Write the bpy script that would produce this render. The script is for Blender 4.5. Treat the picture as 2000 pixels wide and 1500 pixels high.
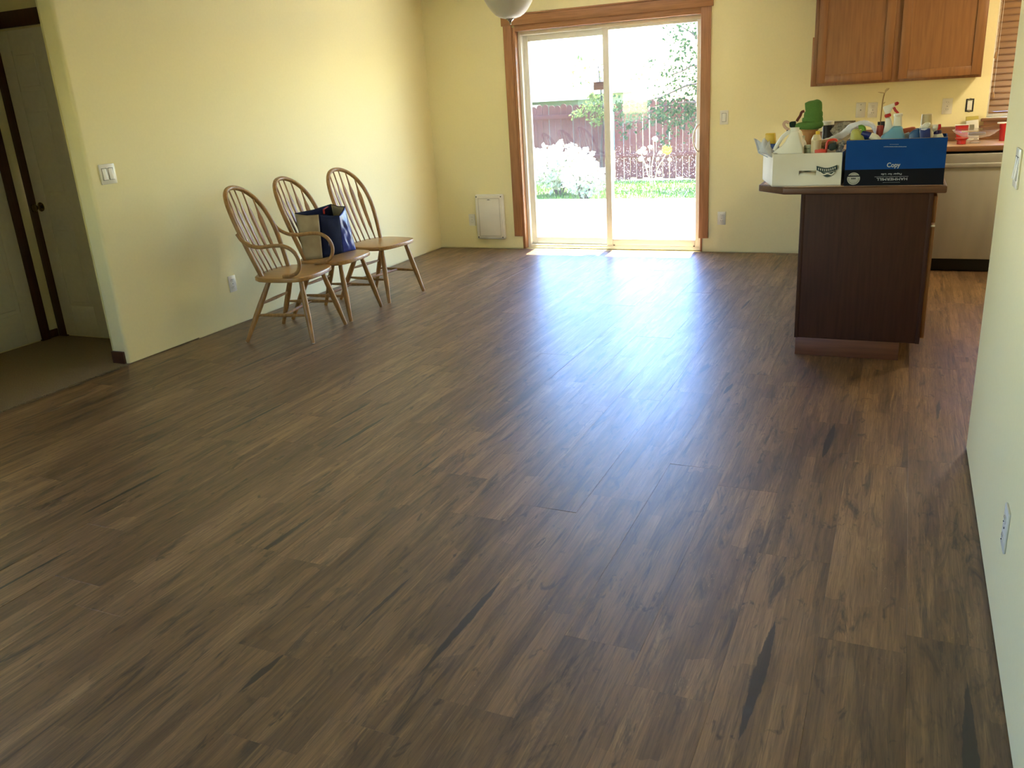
import bpy, bmesh, math, random
import numpy as np
from mathutils import Vector, Matrix

random.seed(7)
for o in list(bpy.data.objects):
    bpy.data.objects.remove(o, do_unlink=True)
SC = bpy.context.scene
COL = SC.collection
PI = math.pi

# ------------------------------------------------------------------ camera
CAM = np.array([4.32873, -7.72029, 1.45038])
YAW, PITCH, ROLL, FPX = 0.438226, -0.328104, -0.06241, 1649.15
_f = np.array([-math.sin(YAW) * math.cos(PITCH), math.cos(YAW) * math.cos(PITCH), math.sin(PITCH)])
_r0 = np.array([math.cos(YAW), math.sin(YAW), 0.0])
_u0 = np.cross(_r0, _f)
_r = math.cos(ROLL) * _r0 + math.sin(ROLL) * _u0
_u = -math.sin(ROLL) * _r0 + math.cos(ROLL) * _u0
cam = bpy.data.cameras.new('camera')
cam.sensor_fit = 'HORIZONTAL'
cam.sensor_width = 36.0
cam.lens = 36.0 * FPX / 2000.0
cam.clip_start = 0.02
cam.clip_end = 300
camo = bpy.data.objects.new('camera', cam)
COL.objects.link(camo)
camo.matrix_world = Matrix(((_r[0], _u[0], -_f[0], CAM[0]), (_r[1], _u[1], -_f[1], CAM[1]),
                            (_r[2], _u[2], -_f[2], CAM[2]), (0, 0, 0, 1)))
SC.camera = camo


def at(px, py, ax, val):
    """world point on the plane axis=val that the photograph shows at pixel (px, py) of 2000x1500"""
    d = _f + _r * (px - 1000) / FPX - _u * (py - 750) / FPX
    t = (val - CAM[ax]) / d[ax]
    return Vector(CAM + t * d)


# ------------------------------------------------------------------ light
SKY_STRENGTH = 0.125
SUN_ENERGY = 3.1
SUN_ELEV, SUN_AZ = math.radians(68), math.radians(-5)     # the sun stands beyond the garden fence (+y)
world = bpy.data.worlds.new('world')
SC.world = world
world.use_nodes = True
wn = world.node_tree
wn.nodes.clear()
sky = wn.nodes.new('ShaderNodeTexSky')
sky.sky_type = 'NISHITA'
sky.sun_disc = False
sky.sun_elevation = SUN_ELEV
sky.sun_rotation = SUN_AZ
sky.air_density = 1.2
sky.dust_density = 0.2
sky.ozone_density = 2.0
bg = wn.nodes.new('ShaderNodeBackground')
bg.inputs['Strength'].default_value = SKY_STRENGTH
wo = wn.nodes.new('ShaderNodeOutputWorld')
shs = wn.nodes.new('ShaderNodeHueSaturation')
shs.inputs['Hue'].default_value = 0.522
shs.inputs['Saturation'].default_value = 1.3       # a deep clear blue sky
wn.links.new(sky.outputs[0], shs.inputs['Color'])
wn.links.new(shs.outputs[0], bg.inputs[0])
wn.links.new(bg.outputs[0], wo.inputs[0])

sl = bpy.data.lights.new('sun', 'SUN')
sl.energy = SUN_ENERGY
sl.angle = math.radians(0.6)
sl.color = (1.0, 0.90, 0.78)
so = bpy.data.objects.new('sun', sl)
COL.objects.link(so)
sd = Vector((math.sin(SUN_AZ) * math.cos(SUN_ELEV), math.cos(SUN_AZ) * math.cos(SUN_ELEV), math.sin(SUN_ELEV)))
so.rotation_euler = sd.to_track_quat('Z', 'Y').to_euler()
so.location = sd * 30


def portal(name, loc, rot, sx, sy):
    a = bpy.data.lights.new(name, 'AREA')
    a.shape = 'RECTANGLE'
    a.size, a.size_y = sx, sy
    a.cycles.is_portal = True
    o = bpy.data.objects.new(name, a)
    COL.objects.link(o)
    o.location, o.rotation_euler = loc, rot
    return o


# area lights emit along local -Z; portals face into the room
portal('door_portal', (1.82, 0.20, 1.02), (-PI / 2, 0, 0), 1.76, 2.03)
portal('living_window_portal', (1.35, -9.68, 1.475), (PI / 2, 0, 0), 1.2, 1.05)

portal('side_window_portal', (-0.16, -7.4, 1.45), (0, -PI / 2, 0), 1.2, 2.0)

SC.view_settings.view_transform = 'Standard'
SC.view_settings.look = 'None'
SC.view_settings.gamma = 1.0
SC.view_settings.use_curve_mapping = False
SC.view_settings.exposure = 4.88
SC.cycles.use_denoising = True
SC.cycles.max_bounces = 8
SC.cycles.diffuse_bounces = 4
SC.cycles.adaptive_threshold = 0.05
SC.cycles.glossy_bounces = 3
SC.cycles.transmission_bounces = 4
SC.cycles.transparent_max_bounces = 12
SC.cycles.sample_clamp_indirect = 12.0


# ------------------------------------------------------------------ materials
MATS = {}


def srgb(r, g, b):
    f = lambda c: (c / 255 / 12.92) if c / 255 <= 0.04045 else ((c / 255 + 0.055) / 1.055) ** 2.4
    return (f(r), f(g), f(b), 1.0)


def N(nt, kind, **kw):
    n = nt.nodes.new(kind)
    for k, v in kw.items():
        setattr(n, k, v)
    return n


def pm(name, rgb, rough=0.5, metal=0.0, var=0.08, scale=12.0, bump=0.0, stretch=(1, 1, 1), rgb2=None, spec=0.5, trans=0.0, coat=0.0, subsurf=0.0):
    """procedural principled material: a noise field mixes two close tones and drives a fine relief"""
    if name in MATS:
        return MATS[name]
    m = bpy.data.materials.new(name)
    m.use_nodes = True
    nt = m.node_tree
    b = nt.nodes['Principled BSDF']
    tc = N(nt, 'ShaderNodeTexCoord')
    mp = N(nt, 'ShaderNodeMapping')
    mp.inputs['Scale'].default_value = stretch
    no = N(nt, 'ShaderNodeTexNoise')
    no.inputs['Scale'].default_value = scale
    no.inputs['Detail'].default_value = 2.5
    nt.links.new(tc.outputs['Object'], mp.inputs[0])
    nt.links.new(mp.outputs[0], no.inputs['Vector'])
    mx = N(nt, 'ShaderNodeMix', data_type='RGBA')
    c1 = srgb(*rgb)
    if rgb2 is None:
        c2 = tuple(min(1, c * (1 - var * 2)) for c in c1[:3]) + (1,)
    else:
        c2 = srgb(*rgb2)
    rp = N(nt, 'ShaderNodeMapRange')
    rp.inputs['From Min'].default_value = 0.3
    rp.inputs['From Max'].default_value = 0.7
    nt.links.new(no.outputs['Fac'], rp.inputs['Value'])
    nt.links.new(rp.outputs[0], mx.inputs['Factor'])
    mx.inputs['A'].default_value = c1
    mx.inputs['B'].default_value = c2
    nt.links.new(mx.outputs['Result'], b.inputs['Base Color'])
    b.inputs['Roughness'].default_value = rough
    b.inputs['Metallic'].default_value = metal
    b.inputs['Specular IOR Level'].default_value = spec
    b.inputs['Transmission Weight'].default_value = trans
    b.inputs['Coat Weight'].default_value = coat
    b.inputs['Subsurface Weight'].default_value = subsurf
    if bump:
        bp = N(nt, 'ShaderNodeBump')
        bp.inputs['Strength'].default_value = bump
        bp.inputs['Distance'].default_value = 0.002
        nt.links.new(no.outputs['Fac'], bp.inputs['Height'])
        nt.links.new(bp.outputs[0], b.inputs['Normal'])
    MATS[name] = m
    return m


def wood(name, rgb, rgb2, rough=0.35, axis=2, scale=9.0, coat=0.0):
    s = [14, 14, 14]
    s[axis] = 0.9
    m = pm(name, rgb, rough=rough, scale=scale * 0.5, stretch=tuple(s), rgb2=rgb2, bump=0.06)
    m.node_tree.nodes['Principled BSDF'].inputs['Coat Weight'].default_value = coat
    return m


def thin_glass(name, tint=(1, 1, 1), gloss=0.06, dirt=0.0, spots=None, veil=(0.9, 0.92, 0.92)):
    """a pane seen through: mostly transparent, some mirror, and a film of dust or dried water spots"""
    m = bpy.data.materials.new(name)
    m.use_nodes = True
    nt = m.node_tree
    nt.nodes.clear()
    out = N(nt, 'ShaderNodeOutputMaterial')
    tr = N(nt, 'ShaderNodeBsdfTransparent')
    tr.inputs[0].default_value = (*tint, 1)
    gl = N(nt, 'ShaderNodeBsdfGlossy')
    gl.inputs['Roughness'].default_value = 0.02
    fr = N(nt, 'ShaderNodeLayerWeight')
    fr.inputs['Blend'].default_value = 0.5
    pw = N(nt, 'ShaderNodeMath', operation='POWER')
    pw.inputs[1].default_value = 5.0
    nt.links.new(fr.outputs['Facing'], pw.inputs[0])
    ml = N(nt, 'ShaderNodeMath', operation='MULTIPLY_ADD')      # Schlick reflectance, the same from both sides
    ml.inputs[1].default_value = 1.0 - gloss
    ml.inputs[2].default_value = gloss
    nt.links.new(pw.outputs[0], ml.inputs[0])
    m1 = N(nt, 'ShaderNodeMixShader')
    nt.links.new(ml.outputs[0], m1.inputs[0])
    nt.links.new(tr.outputs[0], m1.inputs[1])
    nt.links.new(gl.outputs[0], m1.inputs[2])
    last = m1.outputs[0]
    if dirt or spots:
        tl = N(nt, 'ShaderNodeBsdfTranslucent')
        tl.inputs[0].default_value = (*veil, 1)
        m2 = N(nt, 'ShaderNodeMixShader')
        tc = N(nt, 'ShaderNodeTexCoord')
        no = N(nt, 'ShaderNodeTexNoise')
        no.inputs['Scale'].default_value = 3.0
        nt.links.new(tc.outputs['Object'], no.inputs['Vector'])
        a = N(nt, 'ShaderNodeMath', operation='MULTIPLY')
        a.inputs[1].default_value = dirt * 2
        nt.links.new(no.outputs['Fac'], a.inputs[0])
        fac = a.outputs[0]
        if spots:
            vo = N(nt, 'ShaderNodeTexVoronoi', feature='F1')
            vo.inputs['Scale'].default_value = spots[0]
            vo.inputs['Randomness'].default_value = 0.95
            nt.links.new(tc.outputs['Object'], vo.inputs['Vector'])
            lt = N(nt, 'ShaderNodeMapRange')
            lt.inputs['From Min'].default_value = 0.24
            lt.inputs['From Max'].default_value = 0.14
            lt.inputs['To Min'].default_value = 0.0
            lt.inputs['To Max'].default_value = spots[1]
            nt.links.new(vo.outputs['Distance'], lt.inputs['Value'])
            sx = N(nt, 'ShaderNodeSeparateXYZ')
            nt.links.new(tc.outputs['Object'], sx.inputs[0])
            hz = N(nt, 'ShaderNodeMapRange')          # the sprinkler reaches only the lower half of the pane
            hz.inputs['From Min'].default_value = spots[2]
            hz.inputs['From Max'].default_value = spots[2] - 0.45
            nt.links.new(sx.outputs['Z'], hz.inputs['Value'])
            mm = N(nt, 'ShaderNodeMath', operation='MULTIPLY')
            nt.links.new(lt.outputs[0], mm.inputs[0])
            nt.links.new(hz.outputs[0], mm.inputs[1])
            ad = N(nt, 'ShaderNodeMath', operation='ADD')
            nt.links.new(fac, ad.inputs[0])
            nt.links.new(mm.outputs[0], ad.inputs[1])
            fac = ad.outputs[0]
        nt.links.new(fac, m2.inputs[0])
        nt.links.new(last, m2.inputs[1])
        nt.links.new(tl.outputs[0], m2.inputs[2])
        last = m2.outputs[0]
    nt.links.new(last, out.inputs[0])
    MATS[name] = m
    return m


def leafmat(name, rgb, rgb2, trans=0.45):
    m = bpy.data.materials.new(name)
    m.use_nodes = True
    nt = m.node_tree
    nt.nodes.clear()
    out = N(nt, 'ShaderNodeOutputMaterial')
    tc = N(nt, 'ShaderNodeTexCoord')
    no = N(nt, 'ShaderNodeTexNoise')
    no.inputs['Scale'].default_value = 6
    nt.links.new(tc.outputs['Object'], no.inputs['Vector'])
    mx = N(nt, 'ShaderNodeMix', data_type='RGBA')
    mx.inputs['A'].default_value = srgb(*rgb)
    mx.inputs['B'].default_value = srgb(*rgb2)
    nt.links.new(no.outputs['Fac'], mx.inputs['Factor'])
    d = N(nt, 'ShaderNodeBsdfDiffuse')
    t = N(nt, 'ShaderNodeBsdfTranslucent')
    nt.links.new(mx.outputs['Result'], d.inputs[0])
    nt.links.new(mx.outputs['Result'], t.inputs[0])
    ms = N(nt, 'ShaderNodeMixShader')
    ms.inputs[0].default_value = trans
    nt.links.new(d.outputs[0], ms.inputs[1])
    nt.links.new(t.outputs[0], ms.inputs[2])
    nt.links.new(ms.outputs[0], out.inputs[0])
    MATS[name] = m
    return m


def plank_material():
    """printed vinyl plank: brown tones stretched along the plank, pale worn patches, dark blotches and one lens-shaped dark streak"""
    m = bpy.data.materials.new('vinyl_plank')
    m.use_nodes = True
    nt = m.node_tree
    L = nt.links.new
    b = nt.nodes['Principled BSDF']
    tc = N(nt, 'ShaderNodeTexCoord')
    oi = N(nt, 'ShaderNodeObjectInfo')
    rnd = oi.outputs['Random']

    def math_(op, a, bb=None, clamp=False):
        n = N(nt, 'ShaderNodeMath', operation=op)
        n.use_clamp = clamp
        for i, v in enumerate((a, bb)):
            if v is None:
                continue
            if isinstance(v, (int, float)):
                n.inputs[i].default_value = v
            else:
                L(v, n.inputs[i])
        return n.outputs[0]

    off = N(nt, 'ShaderNodeCombineXYZ')
    L(math_('MULTIPLY', rnd, 37.0), off.inputs[0])
    L(math_('MULTIPLY', rnd, 91.0), off.inputs[1])
    L(math_('MULTIPLY', rnd, 13.0), off.inputs[2])
    ad = N(nt, 'ShaderNodeVectorMath', operation='ADD')
    L(tc.outputs['Object'], ad.inputs[0])
    L(off.outputs[0], ad.inputs[1])

    def noise(sx, sy, scale=1.0, detail=5, rough=0.6, dist=0.0):
        mp = N(nt, 'ShaderNodeMapping')
        mp.inputs['Scale'].default_value = (sx, sy, 1)
        L(ad.outputs[0], mp.inputs[0])
        n = N(nt, 'ShaderNodeTexNoise')
        n.inputs['Scale'].default_value = scale
        n.inputs['Detail'].default_value = detail
        n.inputs['Roughness'].default_value = rough
        n.inputs['Distortion'].default_value = dist
        L(mp.outputs[0], n.inputs['Vector'])
        return n.outputs['Fac']

    def ramp(v, lo, hi, to=(0, 1)):
        r = N(nt, 'ShaderNodeMapRange')
        r.inputs['From Min'].default_value = lo
        r.inputs['From Max'].default_value = hi
        r.inputs['To Min'].default_value = to[0]
        r.inputs['To Max'].default_value = to[1]
        L(v, r.inputs['Value'])
        return r.outputs[0]

    def mix(f, a, bb):
        n = N(nt, 'ShaderNodeMix', data_type='RGBA')
        if isinstance(f, float):
            n.inputs['Factor'].default_value = f
        else:
            L(f, n.inputs['Factor'])
        for key, v in (('A', a), ('B', bb)):
            if isinstance(v, tuple):
                n.inputs[key].default_value = v
            else:
                L(v, n.inputs[key])
        return n.outputs['Result']

    grain = noise(60, 2.6, detail=4, rough=0.7, dist=0.5)
    broad = noise(11, 1.5, detail=4, dist=0.6)
    tone = mix(ramp(broad, 0.32, 0.68), srgb(104, 77, 52), srgb(146, 113, 77))
    tone = mix(ramp(grain, 0.35, 0.7, (0.0, 0.55)), tone, srgb(80, 60, 42))
    # printed strips inside a plank, with blunt ends
    sw = N(nt, 'ShaderNodeSeparateXYZ')
    L(ad.outputs[0], sw.inputs[0])
    cw = N(nt, 'ShaderNodeCombineXYZ')
    jig = math_('MULTIPLY', math_('SUBTRACT', noise(9, 2.5, detail=3), 0.5), 0.05)
    L(math_('ADD', sw.outputs['Y'], math_('MULTIPLY', jig, 4.0)), cw.inputs[0])
    L(math_('ADD', sw.outputs['X'], jig), cw.inputs[1])
    br = N(nt, 'ShaderNodeTexBrick')
    br.inputs['Scale'].default_value = 1.0
    br.inputs['Mortar Size'].default_value = 0.0
    br.inputs['Brick Width'].default_value = 0.62
    br.inputs['Row Height'].default_value = 0.052
    br.inputs['Color1'].default_value = (0, 0, 0, 1)
    br.inputs['Color2'].default_value = (1, 1, 1, 1)
    br.offset = 0.37
    L(cw.outputs[0], br.inputs['Vector'])
    strip = N(nt, 'ShaderNodeSeparateColor')
    L(br.outputs['Color'], strip.inputs[0])
    tone = mix(ramp(strip.outputs[0], 0.55, 1.0, (0, 0.26)), tone, srgb(176, 138, 98))
    tone = mix(ramp(strip.outputs[0], 0.42, 0.0, (0, 0.30)), tone, srgb(66, 48, 37))
    pale = ramp(noise(24, 1.7, detail=4.5, rough=0.7, dist=0.9), 0.55, 0.70, (0, 0.5))
    tone = mix(pale, tone, srgb(178, 144, 100))
    dark = ramp(noise(16, 2.0, detail=4.5, rough=0.72, dist=1.2), 0.54, 0.68, (0, 0.85))
    tone = mix(dark, tone, srgb(47, 40, 35))
    knots = ramp(noise(26, 9.0, detail=3, rough=0.6, dist=1.0), 0.62, 0.72, (0, 0.75))
    tone = mix(knots, tone, srgb(48, 38, 30))
    fine = ramp(noise(150, 5.0, detail=3.5, rough=0.75, dist=0.8), 0.40, 0.66, (0, 0.55))
    tone = mix(fine, tone, srgb(58, 45, 36))
    worn = ramp(noise(70, 16.0, detail=4, rough=0.8, dist=2.2), 0.60, 0.70, (0, 0.5))
    wmask = ramp(noise(7, 2.4, detail=3), 0.52, 0.64)
    tone = mix(math_('MULTIPLY', worn, wmask), tone, srgb(186, 158, 118))
    # lens-shaped streak; its place on the plank is a property of the plank
    sp = N(nt, 'ShaderNodeSeparateXYZ')
    L(tc.outputs['Object'], sp.inputs[0])

    def attr(nm):
        a = N(nt, 'ShaderNodeAttribute', attribute_type='OBJECT', attribute_name=nm)
        return a.outputs['Fac']
    t = math_('DIVIDE', math_('SUBTRACT', sp.outputs['Y'], attr('streak_y')), attr('streak_half'))
    w = math_('MULTIPLY', math_('SUBTRACT', 1.0, math_('MULTIPLY', t, t)), attr('streak_width'))
    wob = math_('MULTIPLY', math_('SUBTRACT', noise(60, 14, detail=4), 0.5), 0.016)
    d = math_('ABSOLUTE', math_('ADD', math_('SUBTRACT', sp.outputs['X'], attr('streak_x')), math_('ADD', math_('MULTIPLY', t, -0.008), wob)))
    streak = ramp(math_('SUBTRACT', w, d), -0.001, 0.002, (0, 0.92))
    tone = mix(streak, tone, srgb(40, 36, 33))
    # plank to plank tone
    hs = N(nt, 'ShaderNodeHueSaturation')
    L(ramp(rnd, 0, 1, (0.95, 1.32)), hs.inputs['Value'])
    hs.inputs['Saturation'].default_value = 1.0
    L(tone, hs.inputs['Color'])
    L(hs.outputs[0], b.inputs['Base Color'])
    L(ramp(grain, 0.2, 0.8, (0.33, 0.46)), b.inputs['Roughness'])
    b.inputs['Specular IOR Level'].default_value = 0.65
    bp = N(nt, 'ShaderNodeBump')
    bp.inputs['Strength'].default_value = 0.12
    bp.inputs['Distance'].default_value = 0.0012
    L(grain, bp.inputs['Height'])
    L(bp.outputs[0], b.inputs['Normal'])
    MATS['vinyl_plank'] = m
    return m


M_WALL = pm('wall_paint', (243, 231, 180), rough=0.62, var=0.012, scale=60, bump=0.05, spec=0.3)
M_CEIL = pm('ceiling_paint', (240, 238, 228), rough=0.8, var=0.01, scale=40, bump=0.1)
M_PLANK = plank_material()
M_CARPET = pm('carpet', (150, 132, 104), rough=0.95, var=0.18, scale=220, bump=0.8, spec=0.1)
M_CASING = wood('casing_wood', (176, 124, 82), (152, 104, 66), rough=0.4)
M_CASINGH = wood('casing_wood_across', (176, 124, 82), (152, 104, 66), rough=0.4, axis=0)
M_DARKTRIM = wood('dark_trim', (78, 46, 30), (58, 33, 21), rough=0.4)
M_VINYL = pm('white_vinyl', (242, 238, 226), rough=0.35, var=0.02, scale=20)
M_WHITE = pm('white_plastic', (232, 228, 216), rough=0.35, var=0.02, scale=30)
M_DOORW = pm('door_white', (214, 206, 186), rough=0.45, var=0.03, scale=30)
M_OAK = wood('chair_oak', (176, 134, 78), (144, 105, 58), rough=0.42, axis=2, coat=0.05)
M_OAKX = wood('chair_oak_seat', (184, 142, 82), (154, 112, 62), rough=0.32, axis=0, coat=0.1)
M_CAB = wood('cabinet_maple', (140, 94, 52), (124, 80, 43), rough=0.38, axis=2)
M_CABH = wood('cabinet_maple_across', (140, 94, 52), (124, 80, 43), rough=0.38, axis=0)
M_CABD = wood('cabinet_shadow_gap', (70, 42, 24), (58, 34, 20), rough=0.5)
M_ISL_SHADED = wood('island_panel_shaded', (72, 44, 29), (60, 36, 24), rough=0.6, axis=2)  # cabinet stain darkened: the shade on the island end is put into the colour
M_ISL_SHADED.node_tree.nodes['Principled BSDF'].inputs['Specular IOR Level'].default_value = 0.2
M_TOE = wood('toe_kick_wood', (112, 68, 42), (96, 56, 34), rough=0.5, axis=0)  # browner and lighter than the end panel: its stronger light put into the colour
M_EDGED = wood('island_edge', (104, 70, 47), (86, 56, 37), rough=0.4, axis=0)
M_LAM = pm('counter_laminate', (206, 172, 138), rough=0.35, rgb2=(186, 150, 116), scale=90)
M_EDGE = wood('counter_edge', (138, 96, 60), (116, 78, 48), rough=0.35, axis=0)
M_STEEL = pm('stainless', (178, 174, 165), rough=0.36, metal=0.35, var=0.09, scale=3.0, stretch=(2.5, 1, .6))
M_BLACK = pm('black_plastic', (22, 20, 20), rough=0.5, var=0.1)
M_BRASS = pm('aged_brass', (120, 104, 70), rough=0.25, metal=1.0, var=0.1)
M_CHROME = pm('brushed_nickel', (150, 146, 140), rough=0.22, metal=1.0, var=0.05)
M_DARKMETAL = pm('screw_metal', (70, 66, 60), rough=0.4, metal=0.8)


# ------------------------------------------------------------------ mesh helpers
class MB:
    def __init__(self):
        self.v, self.f = [], []

    def add(self, vs, fs):
        n = len(self.v)
        self.v += [tuple(p) for p in vs]
        self.f += [tuple(i + n for i in f) for f in fs]
        return self

    def box(self, x0, x1, y0, y1, z0, z1):
        return self.add([(x0, y0, z0), (x1, y0, z0), (x1, y1, z0), (x0, y1, z0), (x0, y0, z1), (x1, y0, z1), (x1, y1, z1), (x0, y1, z1)],
                        [(0, 3, 2, 1), (4, 5, 6, 7), (0, 1, 5, 4), (1, 2, 6, 5), (2, 3, 7, 6), (3, 0, 4, 7)])

    def prism(self, outline, a0, a1, axis=2):
        """outline: 2-D points in the plane across axis; extruded along axis from a0 to a1"""
        n = len(outline)

        def p(q, a):
            if axis == 2:
                return (q[0], q[1], a)
            if axis == 1:
                return (q[0], a, q[1])
            return (a, q[0], q[1])
        area = sum(outline[i][0] * outline[(i + 1) % n][1] - outline[(i + 1) % n][0] * outline[i][1] for i in range(n))
        vs = [p(q, a0) for q in outline] + [p(q, a1) for q in outline]
        flip = (area < 0) ^ (axis == 1)
        fs = [tuple(range(n - 1, -1, -1)), tuple(range(n, 2 * n))] + [(i, (i + 1) % n, n + (i + 1) % n, n + i) for i in range(n)]
        if flip:
            fs = [tuple(reversed(f)) for f in fs]
        return self.add(vs, fs)

    def tube(self, pts, rad, n=10, flat=None, up=None):
        """sweep an ellipse along pts; rad: number or list; flat: (ru, rv) multipliers per point or one pair; up: reference vector"""
        pts = [Vector(p) for p in pts]
        k = len(pts)
        if not isinstance(rad, (list, tuple)):
            rad = [rad] * k
        tang = [(pts[min(i + 1, k - 1)] - pts[max(i - 1, 0)]).normalized() for i in range(k)]
        ref = Vector(up) if up else (Vector((0, 0, 1)) if abs(tang[0].z) < 0.9 else Vector((1, 0, 0)))
        a = (ref - tang[0] * ref.dot(tang[0])).normalized()
        vs, fs = [], []
        for i in range(k):
            if up:
                a = Vector(up)
            a = (a - tang[i] * a.dot(tang[i])).normalized()
            b = tang[i].cross(a)
            fu, fv = (1, 1) if flat is None else (flat[i] if isinstance(flat, list) else flat)
            for j in range(n):
                t = 2 * PI * j / n
                vs.append(pts[i] + a * math.cos(t) * rad[i] * fu + b * math.sin(t) * rad[i] * fv)
        for i in range(k - 1):
            for j in range(n):
                fs.append((i * n + j, i * n + (j + 1) % n, (i + 1) * n + (j + 1) % n, (i + 1) * n + j))
        fs.append(tuple(range(n - 1, -1, -1)))
        fs.append(tuple(range((k - 1) * n, k * n)))
        return self.add(vs, fs)

    def lathe(self, prof, n=20, c=(0, 0, 0), close=True, sx=1.0, sy=1.0):
        vs, fs = [], []
        for r, z in prof:
            for j in range(n):
                t = 2 * PI * j / n
                vs.append((c[0] + r * math.cos(t) * sx, c[1] + r * math.sin(t) * sy, c[2] + z))
        k = len(prof)
        for i in range(k - 1):
            for j in range(n):
                fs.append((i * n + j, i * n + (j + 1) % n, (i + 1) * n + (j + 1) % n, (i + 1) * n + j))
        if close:
            fs.append(tuple(range(n - 1, -1, -1)))
            fs.append(tuple(range((k - 1) * n, k * n)))
        return self.add(vs, fs)

    def grid(self, fn, nu, nv, thick=None):
        vs = [fn(i / nu, j / nv) for i in range(nu + 1) for j in range(nv + 1)]
        fs = [(i * (nv + 1) + j, (i + 1) * (nv + 1) + j, (i + 1) * (nv + 1) + j + 1, i * (nv + 1) + j + 1) for i in range(nu) for j in range(nv)]
        return self.add(vs, fs)

    def mesh(self, name, mat, bevel=0.0, seg=2, smooth=35):
        me = bpy.data.meshes.new(name)
        me.from_pydata(self.v, [], self.f)
        bm = bmesh.new()
        bm.from_mesh(me)
        if bevel:
            es = [e for e in bm.edges if len(e.link_faces) == 2 and e.calc_face_angle(0) > 0.5]
            bmesh.ops.bevel(bm, geom=es, offset=bevel, segments=seg, profile=0.5, affect='EDGES', clamp_overlap=True)
        bmesh.ops.recalc_face_normals(bm, faces=bm.faces)
        bm.to_mesh(me)
        bm.free()
        me.materials.append(mat)
        if smooth:
            me.shade_smooth()
            me.set_sharp_from_angle(angle=math.radians(smooth))
        return me

    def obj(self, name, mat, parent=None, bevel=0.0, seg=2, smooth=35, solid=0.0):
        o = bpy.data.objects.new(name, self.mesh(name, mat, bevel, seg, smooth))
        COL.objects.link(o)
        if parent is not None:
            o.parent = parent
        if solid:
            md = o.modifiers.new('thickness', 'SOLIDIFY')
            md.thickness = solid
            md.offset = 0
        return o


def tag(o, label=None, cat=None, group=None, kind=None):
    if label:
        o['label'] = label
    if cat:
        o['category'] = cat
    if group:
        o['group'] = group
    if kind:
        o['kind'] = kind
    return o


def empty(name, loc=(0, 0, 0), rz=0.0):
    o = bpy.data.objects.new(name, None)
    COL.objects.link(o)
    o.location = loc
    o.rotation_euler = (0, 0, rz)
    o.empty_display_size = 0.1
    return o


def struct(name, mb, mat, **kw):
    o = mb.obj(name, mat, **kw)
    o['kind'] = 'structure'
    return o


def smooth_path(ctrl, n=8):
    """Catmull-Rom through the control points"""
    P = [Vector(c) for c in ctrl]
    P = [P[0] * 2 - P[1]] + P + [P[-1] * 2 - P[-2]]
    out = []
    for i in range(1, len(P) - 2):
        for k in range(n):
            t = k / n
            a, b, c, d = P[i - 1], P[i], P[i + 1], P[i + 2]
            out.append(0.5 * ((2 * b) + (c - a) * t + (2 * a - 5 * b + 4 * c - d) * t * t + (3 * b - a - 3 * c + d) * t ** 3))
    out.append(P[-2])
    return out


def arc2(cx, cy, r, a0, a1, n=6):
    return [(cx + r * math.cos(a0 + (a1 - a0) * i / n), cy + r * math.sin(a0 + (a1 - a0) * i / n)) for i in range(n + 1)]


# ================================================================== THE SETTING
H = 2.44
XP, YP, YE = 4.652, -4.126, -4.111
G = 0.006        # no baseboards yet: a thin gap under the walls
DX0, DX1, DZ = 0.938, 2.700, 2.04          # patio door opening
WX0, WX1, WZ0, WZ1 = 4.885, 5.95, 1.075, 2.12   # kitchen window opening

floor = struct('floor', MB().box(-0.0, 6.3, -9.6, 0.0, -0.12, -0.0045), M_PLANK)
floor['streak_y'], floor['streak_half'], floor['streak_width'], floor['streak_x'] = 99.0, 0.1, 0.0, 99.0

# planks: columns 0.2195 wide along y, 1.22 long, butt joints where the photo shows them
PW, PL = 0.2195, 1.217
pb = MB().box(-PW / 2 + 0.0001, PW / 2 - 0.0001, -PL / 2 + 0.0001, PL / 2 - 0.0001, -0.004, 0.0)
pme = pb.mesh('plank', M_PLANK, bevel=0.0003, seg=1, smooth=0)
JOINT = {0: -4.40, 1: -5.215, 2: -5.98, 3: -4.62, 4: -3.76, 5: -6.35, 6: -5.27, 7: -3.75, 8: -5.74, 9: -4.5}
STREAK = [(3.263, -5.88, .26, .013), (2.40, -5.67, .23, .012), (1.51, -5.50, .26, .010), (4.095, -5.83, .26, .017), (4.137, -4.20, .20, .016),
          (2.84, -6.26, .10, .011), (1.463, -4.64, .27, .010), (2.104, -4.67, .24, .011), (4.57, -6.0, .32, .018), (3.62, -3.66, .09, .012)]
rp = random.Random(11)
cols = []
x = 4.44
k = 0
xs = {}
for k in range(-9, 21):
    xs[k] = 4.44 - PW * k
plank_n = 0
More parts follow.
